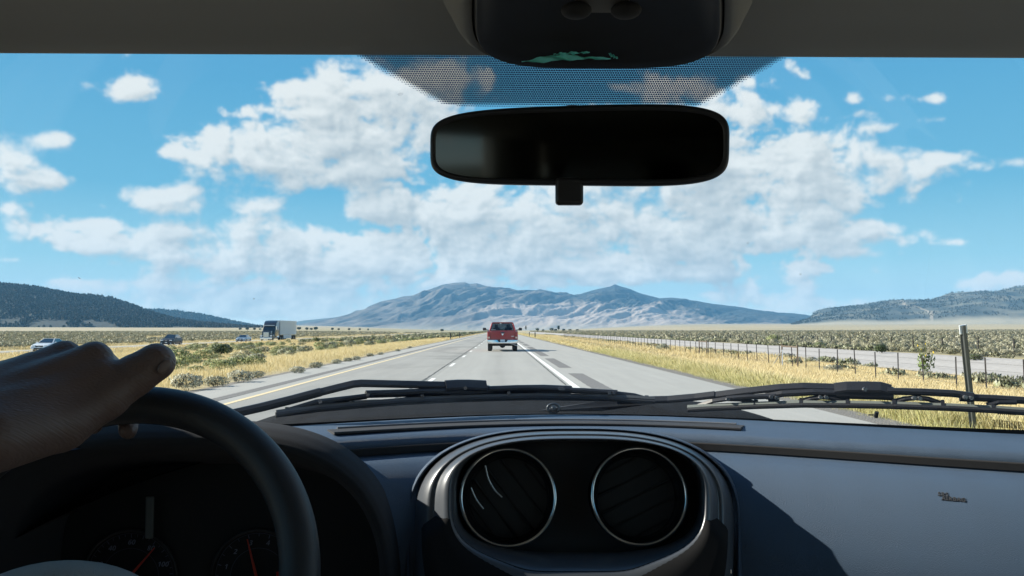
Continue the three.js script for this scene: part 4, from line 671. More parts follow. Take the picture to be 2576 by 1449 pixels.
// dashboard: top strip, groove, rolled pad, lower face
const PROF = [[-0.006, 1.276], [0.002, 1.2835], [0.05, 1.2845], [0.10, 1.281], [0.122, 1.2765], [0.1275, 1.271], [0.129, 1.262], [0.133, 1.2575], [0.141, 1.2565], [0.158, 1.2515], [0.177, 1.238], [0.193, 1.217], [0.205, 1.190], [0.2115, 1.160], [0.209, 1.12], [0.196, 1.05], [0.18, 0.95], [0.16, 0.85], [0.13, 0.72]];
const profCurve = new THREE.CatmullRomCurve3(PROF.map(([a, b]) => new THREE.Vector3(a, b, 0)), false, 'centripetal');
const dashAt = (x, v) => { const p = profCurve.getPoint(v); return [x, p.y - 0.012 * Math.abs(x - CX) ** 2, zb(x) + p.x]; };
const dash = inCar('dashboard', 'dark grey moulded dashboard');
{
  const g = grid(180, 150, (u, v) => dashAt(lerp(-0.76, 0.95, u), v), 1.7, 0.75), P = g.attributes.position, keep = [], ix = g.index.array; // openings for the centre stack and the instruments
  for (let k = 0; k < ix.length; k += 3) { let x = 0, y = 0; for (let j = 0; j < 3; j++) { x += P.getX(ix[k + j]) / 3; y += P.getY(ix[k + j]) / 3; } if ((Math.abs(x - 0.088) < 0.15 && y < 1.263) || (Math.abs((x + 0.335) / 0.230) ** 3.1 + Math.max(0, (y - 1.09) / 0.193) ** 3.1 < 1)) continue; keep.push(ix[k], ix[k + 1], ix[k + 2]); }
  g.setIndex(keep); part('pad', g, dashM, dash);
  // defroster slot let into the top strip
  const strip = (dz, x0, x1, y, w, h) => { const pts = []; for (let i = 0; i <= 40; i++) { const x = lerp(x0, x1, i / 40); pts.push([x, y, zb(x) + dz]); } return rail(pts, w, h); };
  part('defroster_slot', strip(0.088, -0.195, 0.292, 1.2825, 0.030, 0.003), mat([.035, .037, .043], 0.7), dash, 'long narrow defroster slot in the dashboard top');
  part('step_shade', (() => { const pts = []; for (let i = 0; i <= 60; i++) { const x = lerp(-0.22, 0.93, i / 60); pts.push([x, 1.2632 - 0.012 * Math.abs(x - CX) ** 2, zb(x) + 0.1315]); } return rail(pts, 0.004, 0.009); })(), mat([.02, .021, .024], 0.9), dash, 'dark strip standing in for the shade under the dashboard top strip');  // dark colour here paints the shade under the lip of the top strip
  part('defroster_rim', strip(0.066, -0.192, 0.291, 1.2842, 0.004, 0.003), mat([.12, .13, .15], 0.45), dash);
  const font = await new FontLoader().loadAsync('fonts/droid/droid_sans_bold.typeface.json');
  const put = (t, xd, yd, size) => {
    const tg = new TextGeometry(t, { font, size, depth: 0.0008, curveSegments: 3, bevelEnabled: false }); tg.center();
    const inv = CAMQ.clone().invert(), seen = (x, v) => { const p = new THREE.Vector3(...dashAt(x, v)).sub(EYE).applyQuaternion(inv); return [(512 - p.x / p.z * F) * PX, (288 + p.y / p.z * F) * PX]; };
    let x = 0.45, v = 0.5; for (let k = 0; k < 60; k++) { const q = seen(x, v); x += (xd - q[0]) / PX / F * 0.5; v += (yd - q[1]) * 0.0006; }
    const p = new THREE.Vector3(...dashAt(x, v)), ex = new THREE.Vector3(...dashAt(x + 0.01, v)).sub(p).normalize(), ey = p.clone().sub(new THREE.Vector3(...dashAt(x, v + 0.01))).normalize(), ez = ex.clone().cross(ey).normalize(); ey.copy(ez.clone().cross(ex));
    return tg.applyMatrix4(new THREE.Matrix4().makeBasis(ex, ey, ez).setPosition(p.addScaledVector(ez, 0.0006)));
  };
  part('airbag_lettering', merge([put('SRS', 2372, 1244, 0.0042), put('AIRBAG', 2398, 1256, 0.0042)]), mat([.045, .05, .06], 0.6), dash, 'small embossed SRS AIRBAG lettering on the passenger side');
}
// centre console hood with its recessed lozenge and the two round vents
{
  const c = inCar('centre_console', 'rounded centre stack with two round air vents');
  const N = 120, sup = (cx, cy, a, b, n, th) => { const C = Math.cos(th), S = Math.sin(th), r = Math.pow(Math.pow(Math.abs(C) / a, n) + Math.pow(Math.abs(S) / b, n), -1 / n); return [cx + C * r, cy - S * r]; };
  const outer = (th) => { const up = Math.sin(th) > 0; return up ? sup(1443, 1330, 411, 249, 2.7, th) : sup(1443, 1330, 411, 520, 7, th); };
  const inner = (th) => sup(1455, 1250, 306, 141, 3.1, th);
  const zo = (yd, z) => z + 0.055 * clamp((yd - 1083) / 366, -0.2, 2.2);              // the face leans: its top is farther
  const ring = (t, dz, grow = 0) => (th) => { const o = outer(th), i = inner(th), k = Math.min(t, 1), sh = 2 - Math.max(t, 1), x = (lerp(o[0], i[0], k) - 1455) * sh + 1455 + (o[0] - 1443) * grow, y = (lerp(o[1], i[1], k) - 1250) * sh + 1250 + (o[1] - 1260) * grow; return pz(x, y, zo(y, -0.924) + dz); };
  const loft = (list, su = 3) => { const n = list.length - 1, cur = (th, v) => { const k = Math.min(n - 1, Math.floor(v * n)); return list[k](th).lerp(list[k + 1](th), v * n - k); }; return closeSeam(grid(N, n, (u, v) => cur(u * 2 * Math.PI + Math.PI * 1.5, v), su, 0.2, true), N, n); };
  part('outer_trim', loft([ring(0, -0.10, 0.035), ring(0, -0.028, 0.03), ring(0, -0.018, 0.022), ring(0, -0.016, 0.008), ring(0, -0.020, 0.0), ring(0, -0.05, -0.004)]), dashM, c);
  part('seam', loft([ring(-0.02, -0.04), ring(0, -0.032), ring(0.05, -0.036)]), blackM, c);
  part('bezel', loft([ring(0.05, -0.05), ring(0.055, -0.032), ring(0.075, -0.022), ring(0.12, -0.014), ring(0.22, -0.004), ring(0.34, 0.003), ring(0.42, 0.0045), ring(0.47, 0.003), ring(0.52, 0.0042), ring(0.60, 0.010), ring(0.70, 0.0155), ring(0.80, 0.018), ring(0.87, 0.0165), ring(0.92, 0.011), ring(0.955, 0.0), ring(0.98, -0.015), ring(1.0, -0.032), ring(1.01, -0.05)]), satin, c, 'satin grey bezel around the vent panel');
  part('vent_panel', loft([ring(0.99, -0.043), ring(1.03, -0.066), ring(1.25, -0.075), ring(1.997, -0.075)]), softBlack, c, 'recessed black lozenge panel holding the two vents');
  part('stack_panel', grid(60, 6, (u, v) => { const th = Math.PI * lerp(1.01, 1.985, u), e = Math.min(u, 1 - u); return ring(lerp(0.24, 0.90, v), 0.0205 - 0.007 * smooth(0.9, 1, v) - 0.014 * smooth(0.03, 0, e) - 0.012 * smooth(0.12, 0, v))(th); }), mat([.014, .0145, .016], 0.9, 0, { specularIntensity: 0.3 }), c, 'black panel of the centre stack under the vents');  // black panel; its side ends also stand in for shade on the lower bezel
  const vent = (xd, yd, tiltZ, lab) => {
    const v = sub('air_vent', c, lab), ctr = pz(xd, yd, zo(yd, -0.924) - 0.030), R = 117 / PX / F * (0.924 - 0.025 + 0.030);
    const m = new THREE.Matrix4().makeRotationFromEuler(new THREE.Euler(-0.22, -0.03, 0)).setPosition(ctr); const put = (g) => g.applyMatrix4(m);
    part('chrome_ring', put(new THREE.TorusGeometry(R, 0.0021, 10, 96)), chromeIn, v);
    part('rim', put((() => { const g = new THREE.LatheGeometry([[R - 0.0015, -0.002], [R - 0.006, -0.007], [R - 0.008, -0.028], [R - 0.001, -0.034], [R + 0.004, -0.055]].map((p) => new THREE.Vector2(...p)), 72); g.rotateX(Math.PI / 2); return g; })()), mat([.018, .018, .02], 0.25, 0.2), v);
    part('barrel', put((() => { const g = new THREE.CylinderGeometry(R - 0.004, R - 0.01, 0.03, 48); g.rotateX(Math.PI / 2); g.translate(0, 0, -0.048); return g; })()), blackM, v);
    for (let k = -2; k <= 2; k++) { const hw = Math.sqrt(Math.max(0, (R - 0.009) ** 2 - (k * 0.019) ** 2)); const g = grid(20, 2, (a, b) => { const s = (a * 2 - 1) * hw; return [s, k * 0.019 + (b - 0.5) * 0.003, -0.022 - 0.012 * (1 - (s / R) ** 2) + (b > 0.4 && b < 0.6 ? 0.003 : 0)]; }); const d = grid(20, 4, (a, b) => { const s = (a * 2 - 1) * hw; return [s, k * 0.019 - b * 0.006, -0.020 - 0.012 * (1 - (s / R) ** 2) - b * 0.022]; }); const q = merge([g, d]); q.rotateZ(tiltZ); part('louver', put(q), mat([.010, .010, .011], 0.5), v); }
    if (tiltZ < 0) for (const l of [[[1220.5, 1171], [1229, 1205], [1245, 1233], [1263, 1251]], [[1185, 1227], [1198, 1256], [1216, 1280]]]) part('louver_glint', tube(l.map(([a, b]) => pz(a, b, ctr.z - 0.004)), 0.0011, 16, 6), mat([.65, .67, .68], 0.25, 0.6), v, 'bright thin tube standing in for a highlight on a vent louver');  // bright tubes stand in for the highlights along two louvers
    return v;
  };
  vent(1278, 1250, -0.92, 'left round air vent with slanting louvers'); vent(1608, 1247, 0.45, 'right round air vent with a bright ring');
  // radio face below, only its top edge in view
  const rc = pz(1600, 1500, -0.895); part('radio_face', box(0.30, 0.13, 0.03, CX + 0.005, rc.y - 0.050, -0.90, 0.006), blackM, c);
  for (const [x, h, w] of [[1566, 30, 0.0022], [1655, 26, 0.0022], [1657, 44, 0.003], [1742, 8, 0.0016], [1838, 10, 0.0016]]) { const p = pz(x, 1432 + h / 2, -0.868); part('radio_key_edge', box(w, h / PX / F * 0.868, 0.003, p.x, p.y, p.z, 0.0005), chromeIn, c); }
}
// instrument hood, cluster and dials
{
  const h = inCar('instrument_cluster', 'instrument cluster under a dark arched hood with two dials');
  const arch = (a, b, z, y0 = 1.09) => (u) => { const th = Math.PI * (1 - u), C = Math.cos(th), S = Math.sin(th), n = 3.1, r = Math.pow(Math.pow(Math.abs(C) / a, n) + Math.pow(Math.abs(S) / b, n), -1 / n); return [-0.335 + C * r, y0 + S * r, z]; };
  const list = [arch(.17, .145, -1.10), arch(.205, .180, -1.03), arch(.224, .205, -0.965), arch(.232, .2135, -0.930), arch(.232, .2115, -0.905), arch(.2295, .2055, -0.890), arch(.225, .199, -0.884), arch(.220, .192, -0.888), arch(.210, .180, -0.92), arch(.200, .165, -0.98), arch(.192, .150, -1.035)];
  const ext = (f) => (u) => { if (u < 0.06) { const p = f(0); return [p[0], p[1] - (0.06 - u) * 6, p[2]]; } if (u > 0.94) { const p = f(1); return [p[0], p[1] - (u - 0.94) * 6, p[2]]; } return f((u - 0.06) / 0.88); };
  const L = list.map((f) => (u) => { const p = f(u); return [p[0], p[1], p[2] + 0.02]; }).map(ext), n = L.length - 1;
  part('hood', grid(110, n * 3, (u, v) => { const k = Math.min(n - 1, Math.floor(v * n)), a = L[k](u), b = L[k + 1](u), t = v * n - k; return a.map((q, i) => lerp(q, b[i], t)); }, 0.9, 0.4), hoodM, h);
  const back = box(0.40, 0.33, 0.01, -0.335, 1.085, -1.035); part('back_panel', back, mat([.018, .018, .02], 0.8), h);
  const face = (xd, yd) => pz(xd, yd, -1.025);
  const dialTex = (kind) => {
    const cv = document.createElement('canvas'); cv.width = cv.height = 512; const g = cv.getContext('2d'); g.fillStyle = '#101012'; g.fillRect(0, 0, 512, 512); g.translate(256, 256); g.strokeStyle = '#70738a'; g.fillStyle = '#7d8092'; g.textAlign = 'center'; g.textBaseline = 'middle';
    const speedo = kind === 'speed', n = speedo ? 24 : 14, from = 2.915, span = 3.6;
    for (let i = 0; i <= n; i++) { const a = from + span * i / n, big = i % 2 === 0; g.lineWidth = big ? 4 : 3; g.beginPath(); g.moveTo(Math.cos(a) * (big ? 226 : 232), Math.sin(a) * (big ? 226 : 232)); g.lineTo(Math.cos(a) * 247, Math.sin(a) * 247); g.stroke(); }
    g.font = 'italic bold 40px sans-serif'; const m = speedo ? 6 : 7;
    for (let i = 0; i <= m; i++) { const a = from + span * i / m, t = String(speedo ? i * 20 : i); g.fillText(t, Math.cos(a) * 200, Math.sin(a) * 200); }
    g.lineWidth = 2.5; g.strokeStyle = '#5c5f74'; g.beginPath(); g.arc(0, 0, 164, from, from + span); g.stroke(); g.beginPath(); g.arc(0, 0, 250, from, from + span); g.stroke();
    if (!speedo) { g.strokeStyle = '#c22a1a'; g.lineWidth = 34; g.beginPath(); g.arc(0, 0, 122, from + span * 0.87, from + span); g.stroke(); }
    const t = new THREE.CanvasTexture(cv); t.colorSpace = THREE.SRGBColorSpace; return t;
  };
  const needleM = mat([.55, .05, .025], 0.5);
  for (const [name, xd, yd, r, kind, a, lab] of [['speedometer', 328, 1451, 0.0525, 'speed', 0.86, 'speedometer dial with an orange needle'], ['rev_counter', 650, 1450, 0.0525, 'rev', 1.83, 'rev counter dial with an orange needle']]) {
    const d = sub('dial', h, lab), p = face(xd, yd), g = new THREE.CircleGeometry(r, 64); g.translate(p.x, p.y, p.z); part('dial_face', g, new THREE.MeshStandardMaterial({ map: dialTex(kind), roughness: 0.7 }), d);
    const nd = hull([[-0.0018, -0.004, 0], [0.0018, -0.004, 0], [0.0018, -0.004, 0.002], [-0.0018, -0.004, 0.002]], [[-0.0006, r * 0.9, 0], [0.0006, r * 0.9, 0], [0.0006, r * 0.9, 0.001], [-0.0006, r * 0.9, 0.001]]); nd.rotateZ(a - Math.PI / 2); nd.translate(p.x, p.y, p.z + 0.006); part('needle', nd, needleM, d);
    part('dial_rim', (() => { const t = new THREE.TorusGeometry(r + 0.003, 0.002, 8, 64); t.translate(p.x, p.y, p.z + 0.002); return t; })(), blackM, d);
  }
  const q = pz(372, 1330, -1.0); part('lens_reflection', box(0.010, 0.050, 0.004, q.x - 0.004, q.y + 0.01, -1.014, 0.002), mat([.13, .145, .14], 0.5), h);  // pale bar put in for the bright reflection on the cluster lens
}
// steering wheel
const WC = new THREE.Vector3(-0.325, 1.188, -0.69), TILT = 27 * Math.PI / 180, WR = 0.162;
{
  const w = inCar('steering_wheel', 'black leather steering wheel gripped at its top');
  const m = new THREE.Matrix4().makeRotationX(-TILT).setPosition(WC), put = (g) => g.applyMatrix4(m);
  const rim = new THREE.TorusGeometry(WR, 0.0168, 20, 140); { const u = rim.attributes.uv; for (let i = 0; i < u.count; i++) u.setXY(i, u.getX(i) * 1.0, u.getY(i) * 0.1); } part('rim', put(rim), leather, w);
  const hub = new THREE.SphereGeometry(1, 48, 24); hub.scale(0.092, 0.062, 0.042); hub.translate(-0.010, -0.043, 0.03); { const u = hub.attributes.uv; for (let i = 0; i < u.count; i++) u.setXY(i, u.getX(i) * 0.35, u.getY(i) * 0.2); } part('hub_cover', put(hub), vinyl([.36, .36, .35], 0.6, 0.0018), w, 'grained grey airbag cover at the wheel hub');
  for (const a of [Math.PI + 0.4, -0.4, -Math.PI / 2]) { const s = rail([[Math.cos(a) * 0.05, Math.sin(a) * 0.05, 0.012], [Math.cos(a) * 0.11, Math.sin(a) * 0.11, 0.004], [Math.cos(a) * (WR - 0.004), Math.sin(a) * (WR - 0.004), 0]], 0.034, 0.014, [0, 0, 1]); part('spoke', put(s), leather, w); }
  part('column_cover', (() => { const g = new THREE.CylinderGeometry(0.04, 0.05, 0.22, 24); g.rotateX(Math.PI / 2 - TILT); g.translate(WC.x, WC.y - 0.13, WC.z - 0.10); return g; })(), softBlack, w);
}
// roof lining, overhead console, pillars, doors, floor and rear of the cabin
{
  const edge = [[TOPZ - 0.012, TOPY + 0.010], [TOPZ - 0.004, TOPY - 0.003], [TOPZ + 0.012, TOPY - 0.002], [TOPZ + 0.05, TOPY + 0.008], [TOPZ + 0.13, TOPY + 0.022], [-0.45, TOPY + 0.04], [0.2, TOPY + 0.05], [1.2, TOPY + 0.04], [1.75, TOPY - 0.06]];
  const ec = new THREE.CatmullRomCurve3(edge.map(([z, y]) => new THREE.Vector3(0, y, z)), false, 'centripetal');
  piece('roof_lining', grid(40, 90, (u, v) => { const p = ec.getPoint(v), s = u * 2 - 1; return [CX + s * 0.70, p.y - 0.07 * Math.max(0, Math.abs(s) - 0.9) ** 1.5 * 4, p.z]; }, 1.4, 2.5), liner, car, 'grey fabric roof lining above the windshield');
  piece('roof_panel', box(1.46, 0.02, 2.7, CX, TOPY + 0.085, 0.52, 0.008), mat([.12, .12, .13], 0.4, 0.3));
  piece('front_header', box(1.36, 0.06, 0.06, CX, TOPY + 0.045, TOPZ + 0.03, 0.02), softBlack);
  for (const s of [-1, 1]) {
    const x = (a) => CX + s * a;
    piece('windshield_pillar', rail([[x(0.835), 1.20, -0.98], [x(0.80), 1.30, -0.935], [x(0.715), 1.58, -0.735], [x(0.682), 1.69, -0.70]], 0.075, 0.25, [0, 0, 1]), liner);
    piece('door_panel', box(0.07, 0.72, 2.7, x(0.80), 0.83, 0.42, 0.03), fittings);
    piece('door_pillar', box(0.06, 0.52, 0.16, x(0.745), 1.43, 0.16, 0.02), liner);
    piece('roof_rail', box(0.12, 0.09, 2.5, x(0.695), 1.675, 0.45, 0.03), liner);
    piece('rear_quarter_panel', box(0.06, 0.5, 0.55, x(0.745), 1.42, 1.45, 0.02), liner);
    piece('side_glass', grid(2, 2, (u, v) => [x(lerp(0.80, 0.715, v)), lerp(1.19, 1.63, v), lerp(lerp(-0.80, -0.66, v), 1.2, u)]), mat([.9, .93, .92], 0, 0, { transmission: 1, thickness: 0, ior: 1.5 }));
  }
  piece('floor_carpet', box(1.6, 0.04, 2.9, CX, 0.48, 0.35), fittings);
  piece('firewall', box(1.6, 0.8, 0.04, CX, 0.85, -1.20), softBlack);
  piece('rear_wall', box(1.55, 0.80, 0.05, CX, 0.88, 1.78), fittings);
  piece('rear_window', box(1.42, 0.42, 0.006, CX, 1.42, 1.765), mat([.02, .022, .022], 0.05, 0));
  piece('rear_header', box(1.5, 0.16, 0.05, CX, 1.62, 1.76), liner);
  piece('rear_seat', merge([box(1.3, 0.62, 0.16, CX, 1.05, 1.25, 0.06), box(1.3, 0.18, 0.5, CX, 0.72, 1.0, 0.06), box(0.28, 0.2, 0.11, CX - 0.38, 1.45, 1.27, 0.05), box(0.28, 0.2, 0.11, CX + 0.38, 1.45, 1.27, 0.05)]), mat([.24, .235, .22], 0.95));
  for (const s of [-0.42, 0.42]) piece('front_seat', merge([box(0.5, 0.6, 0.14, CX + s, 1.0, 0.30, 0.06), box(0.5, 0.16, 0.5, CX + s, 0.72, 0.05, 0.06), box(0.27, 0.19, 0.11, CX + s, 1.42, 0.36, 0.05)]), mat([.24, .235, .22], 0.95));

  const o = inCar('overhead_console', 'dark glossy overhead console in the roof lining with two lamp bowls');
  const sup = (cx, cy, a, b, n, th) => { const C = Math.cos(th), S = Math.sin(th), r = Math.pow(Math.pow(Math.abs(C) / a, n) + Math.pow(Math.abs(S) / b, n), -1 / n); return [cx + C * r, cy - S * r]; };
  const zAt = (yd) => lerp(-0.60, -0.775, (yd + 110) / 275), N = 100;
  const ring = (a, b, n, off, dy = 0) => (th) => { const [x, y] = sup(1505, 22, a, b, n, th); const p = pz(x, y + dy, clamp(zAt(y), -0.80, -0.5)); p.y += off; return p; };
  const loft = (list) => { const n = list.length - 1; return closeSeam(grid(N, n, (u, v) => { const k = Math.min(n - 1, Math.floor(v * n)); return list[k](u * Math.PI * 2).lerp(list[k + 1](u * Math.PI * 2), v * n - k); }, 1, 0.1), N, n); };
  part('surround', loft([ring(420, 150, 3.2, 0.04), ring(385, 128, 3.4, 0.018), ring(365, 122, 3.5, 0.004), ring(350, 126, 3.6, -0.002), ring(335, 131, 3.7, -0.003), ring(318, 136, 3.8, 0.0)]), liner, o);
  part('bin_lid', loft([ring(316, 138, 3.8, 0.004), ring(310, 138, 3.8, -0.003), ring(304, 134, 3.8, -0.006), ring(285, 122, 3.6, -0.004), ring(250, 100, 3.2, 0.004), ring(120, 50, 2.5, 0.012), ring(2, 1, 2, 0.014)]), mat([.026, .026, .027], 0.55, 0, { specularIntensity: 0.6 }), o, 'dark smooth lid of the overhead bin');
  for (const x of [1450, 1575]) { const p = pz(x, 20, -0.66); const g = new THREE.SphereGeometry(0.0125, 20, 12); g.scale(1, 0.5, 1); g.translate(p.x, p.y - 0.002, p.z); part('lamp_bowl', g, mat([.016, .016, .018], 0.85), o); }
  { const p = pz(1512, 22, -0.665); part('lamp_plate', box(0.044, 0.004, 0.03, p.x, p.y + 0.004, p.z, 0.0018), mat([.11, .105, .09], 0.7), o); }
}
// rear view mirror
{
  const m = inCar('rear_view_mirror', 'black framed rear view mirror showing the dark cabin');
  const N = 240, c = pz(1449, 369, -0.72), yaw = 0.16, rot = new THREE.Matrix4().makeRotationFromEuler(new THREE.Euler(0.10, -yaw, -0.022, 'YXZ')).setPosition(c);
  const W = 375 / PX / F * 0.72 / Math.cos(yaw), H = 99 / PX / F * 0.72;
  const ring = (k, z) => (th) => { const n = 4.4, a = Math.max(W + k, 0.001), b = Math.max(H + k, 0.00001), C = Math.cos(th), S = Math.sin(th); const x = a * Math.sign(C) * Math.abs(C) ** (2 / n), yy = b * Math.sign(S) * Math.abs(S) ** (2 / n), taper = 1 + 0.05 * x / W; return new THREE.Vector3(x, yy * taper + 0.0016 * (b / H) * (1 - (x / W) ** 2) * (S > 0 ? 1 : 0.25), z).applyMatrix4(rot); };
  const loft = (list) => { const n = list.length - 1; return closeSeam(grid(N, n, (u, v) => { const k = Math.min(n - 1, Math.floor(v * n)); return list[k](u * Math.PI * 2).lerp(list[k + 1](u * Math.PI * 2), v * n - k); }, 1, 0.1, false), N, n); };
  part('frame', loft([ring(-0.0055, 0.0), ring(-0.005, 0.0022), ring(-0.002, 0.003), ring(0, 0.0005), ring(0, -0.008), ring(-0.004, -0.018), ring(-0.014, -0.028), ring(-0.03, -0.034), ring(-0.034, -0.035)]), mat([.02, .02, .023], 0.42), m);
  const mirrorGlass = part('glass', loft([ring(-0.0052, 0.0012), ring(-0.02, 0.0012), ring(-H, 0.0012)]), mat([.065, .07, .068], 0.06, 1), m, 'dark reflecting mirror glass');
  { const q = new THREE.Vector3(0, 0, 1).transformDirection(rot), a = mirrorGlass.geometry.attributes.normal; for (let i = 0; i < a.count; i++) a.setXYZ(i, q.x, q.y, q.z); }
  const tb = pz(1432, 488, -0.725), lever = new RoundedBoxGeometry(0.0245, 0.024, 0.010, 3, 0.0035); lever.translate(tb.x, tb.y + 0.002, tb.z); part('dimming_lever', lever, mat([.03, .03, .033], 0.3), m);
  const back = c.clone().add(new THREE.Vector3(0.004, 0.012, -0.03)), hook = onGlass(1440, 300, 0.004); part('stalk', tube([back, back.clone().lerp(hook, 0.5).add(new THREE.Vector3(0, 0.006, 0)), hook], 0.009, 10, 12), mat([.03, .03, .033], 0.4), m);
  part('mount_button', (() => { const g = new THREE.CylinderGeometry(0.016, 0.018, 0.008, 24); g.rotateX(1.0); g.translate(...hook.toArray()); return g; })(), mat([.03, .03, .033], 0.4), m);
}
// cowl, washer nozzle, bonnet outside the glass
{
  const cowlY = (x, z) => 1.262 + 0.020 * smooth(-1.2, -1.42, z) - 0.85 * Math.max(0, Math.abs(x - 0.03) - 0.235) ** 2;
  piece('cowl_panel', grid(60, 24, (u, v) => { const x = lerp(-0.72, 0.80, u), z0 = zb(x) - 0.012, z = lerp(z0, -1.45, v); return [x, cowlY(x, z) + (v > 0.97 ? -0.01 : 0), z]; }, 1.5, 0.4), mat([.018, .019, .022], 0.85, 0, { bumpMap: grain, bumpScale: 0.004, specularIntensity: 0.25 }));
  piece('bonnet', grid(20, 20, (u, v) => { const x = lerp(-0.72, 0.88, u), z = lerp(-1.46, -2.35, v); return [x, 1.225 - 0.09 * v - 0.35 * Math.max(0, Math.abs(x - 0.06) - 0.2) ** 2 - 0.25 * v ** 8, z]; }), mat([.05, .055, .06], 0.35, 0.3, { clearcoat: 1 }));
  const P = (a, b, off) => onGlass(a, b, off);
  const panel = [[1352, 1040], [1400, 1030], [1508, 1015], [1600, 1017], [1650, 1022], [1520, 1040]].map(([a, b]) => P(a, b, -0.032)); const pos = []; for (let k = 1; k < 5; k++) for (const q of [panel[0], panel[k], panel[k + 1]]) pos.push(...q.toArray()); { const g = new THREE.BufferGeometry(); g.setAttribute('position', new THREE.Float32BufferAttribute(pos, 3)); g.setAttribute('uv', new THREE.Float32BufferAttribute(new Float32Array(pos.length / 3 * 2), 2)); g.computeVertexNormals(); piece('cowl_cover', g, mat([.045, .05, .06], 0.5, 0, { side: THREE.DoubleSide })); }
  const nz = P(1395, 1032, -0.027); piece('washer_nozzle', merge([(() => { const g = new THREE.TorusGeometry(0.0062, 0.0016, 8, 24); g.scale(1.3, 1, 1); g.translate(nz.x, nz.y, nz.z); return g; })(), (() => { const g = new THREE.SphereGeometry(0.004, 12, 8); g.translate(nz.x, nz.y, nz.z); return g; })()]), mat([.10, .11, .12], 0.25, 0.4));
}
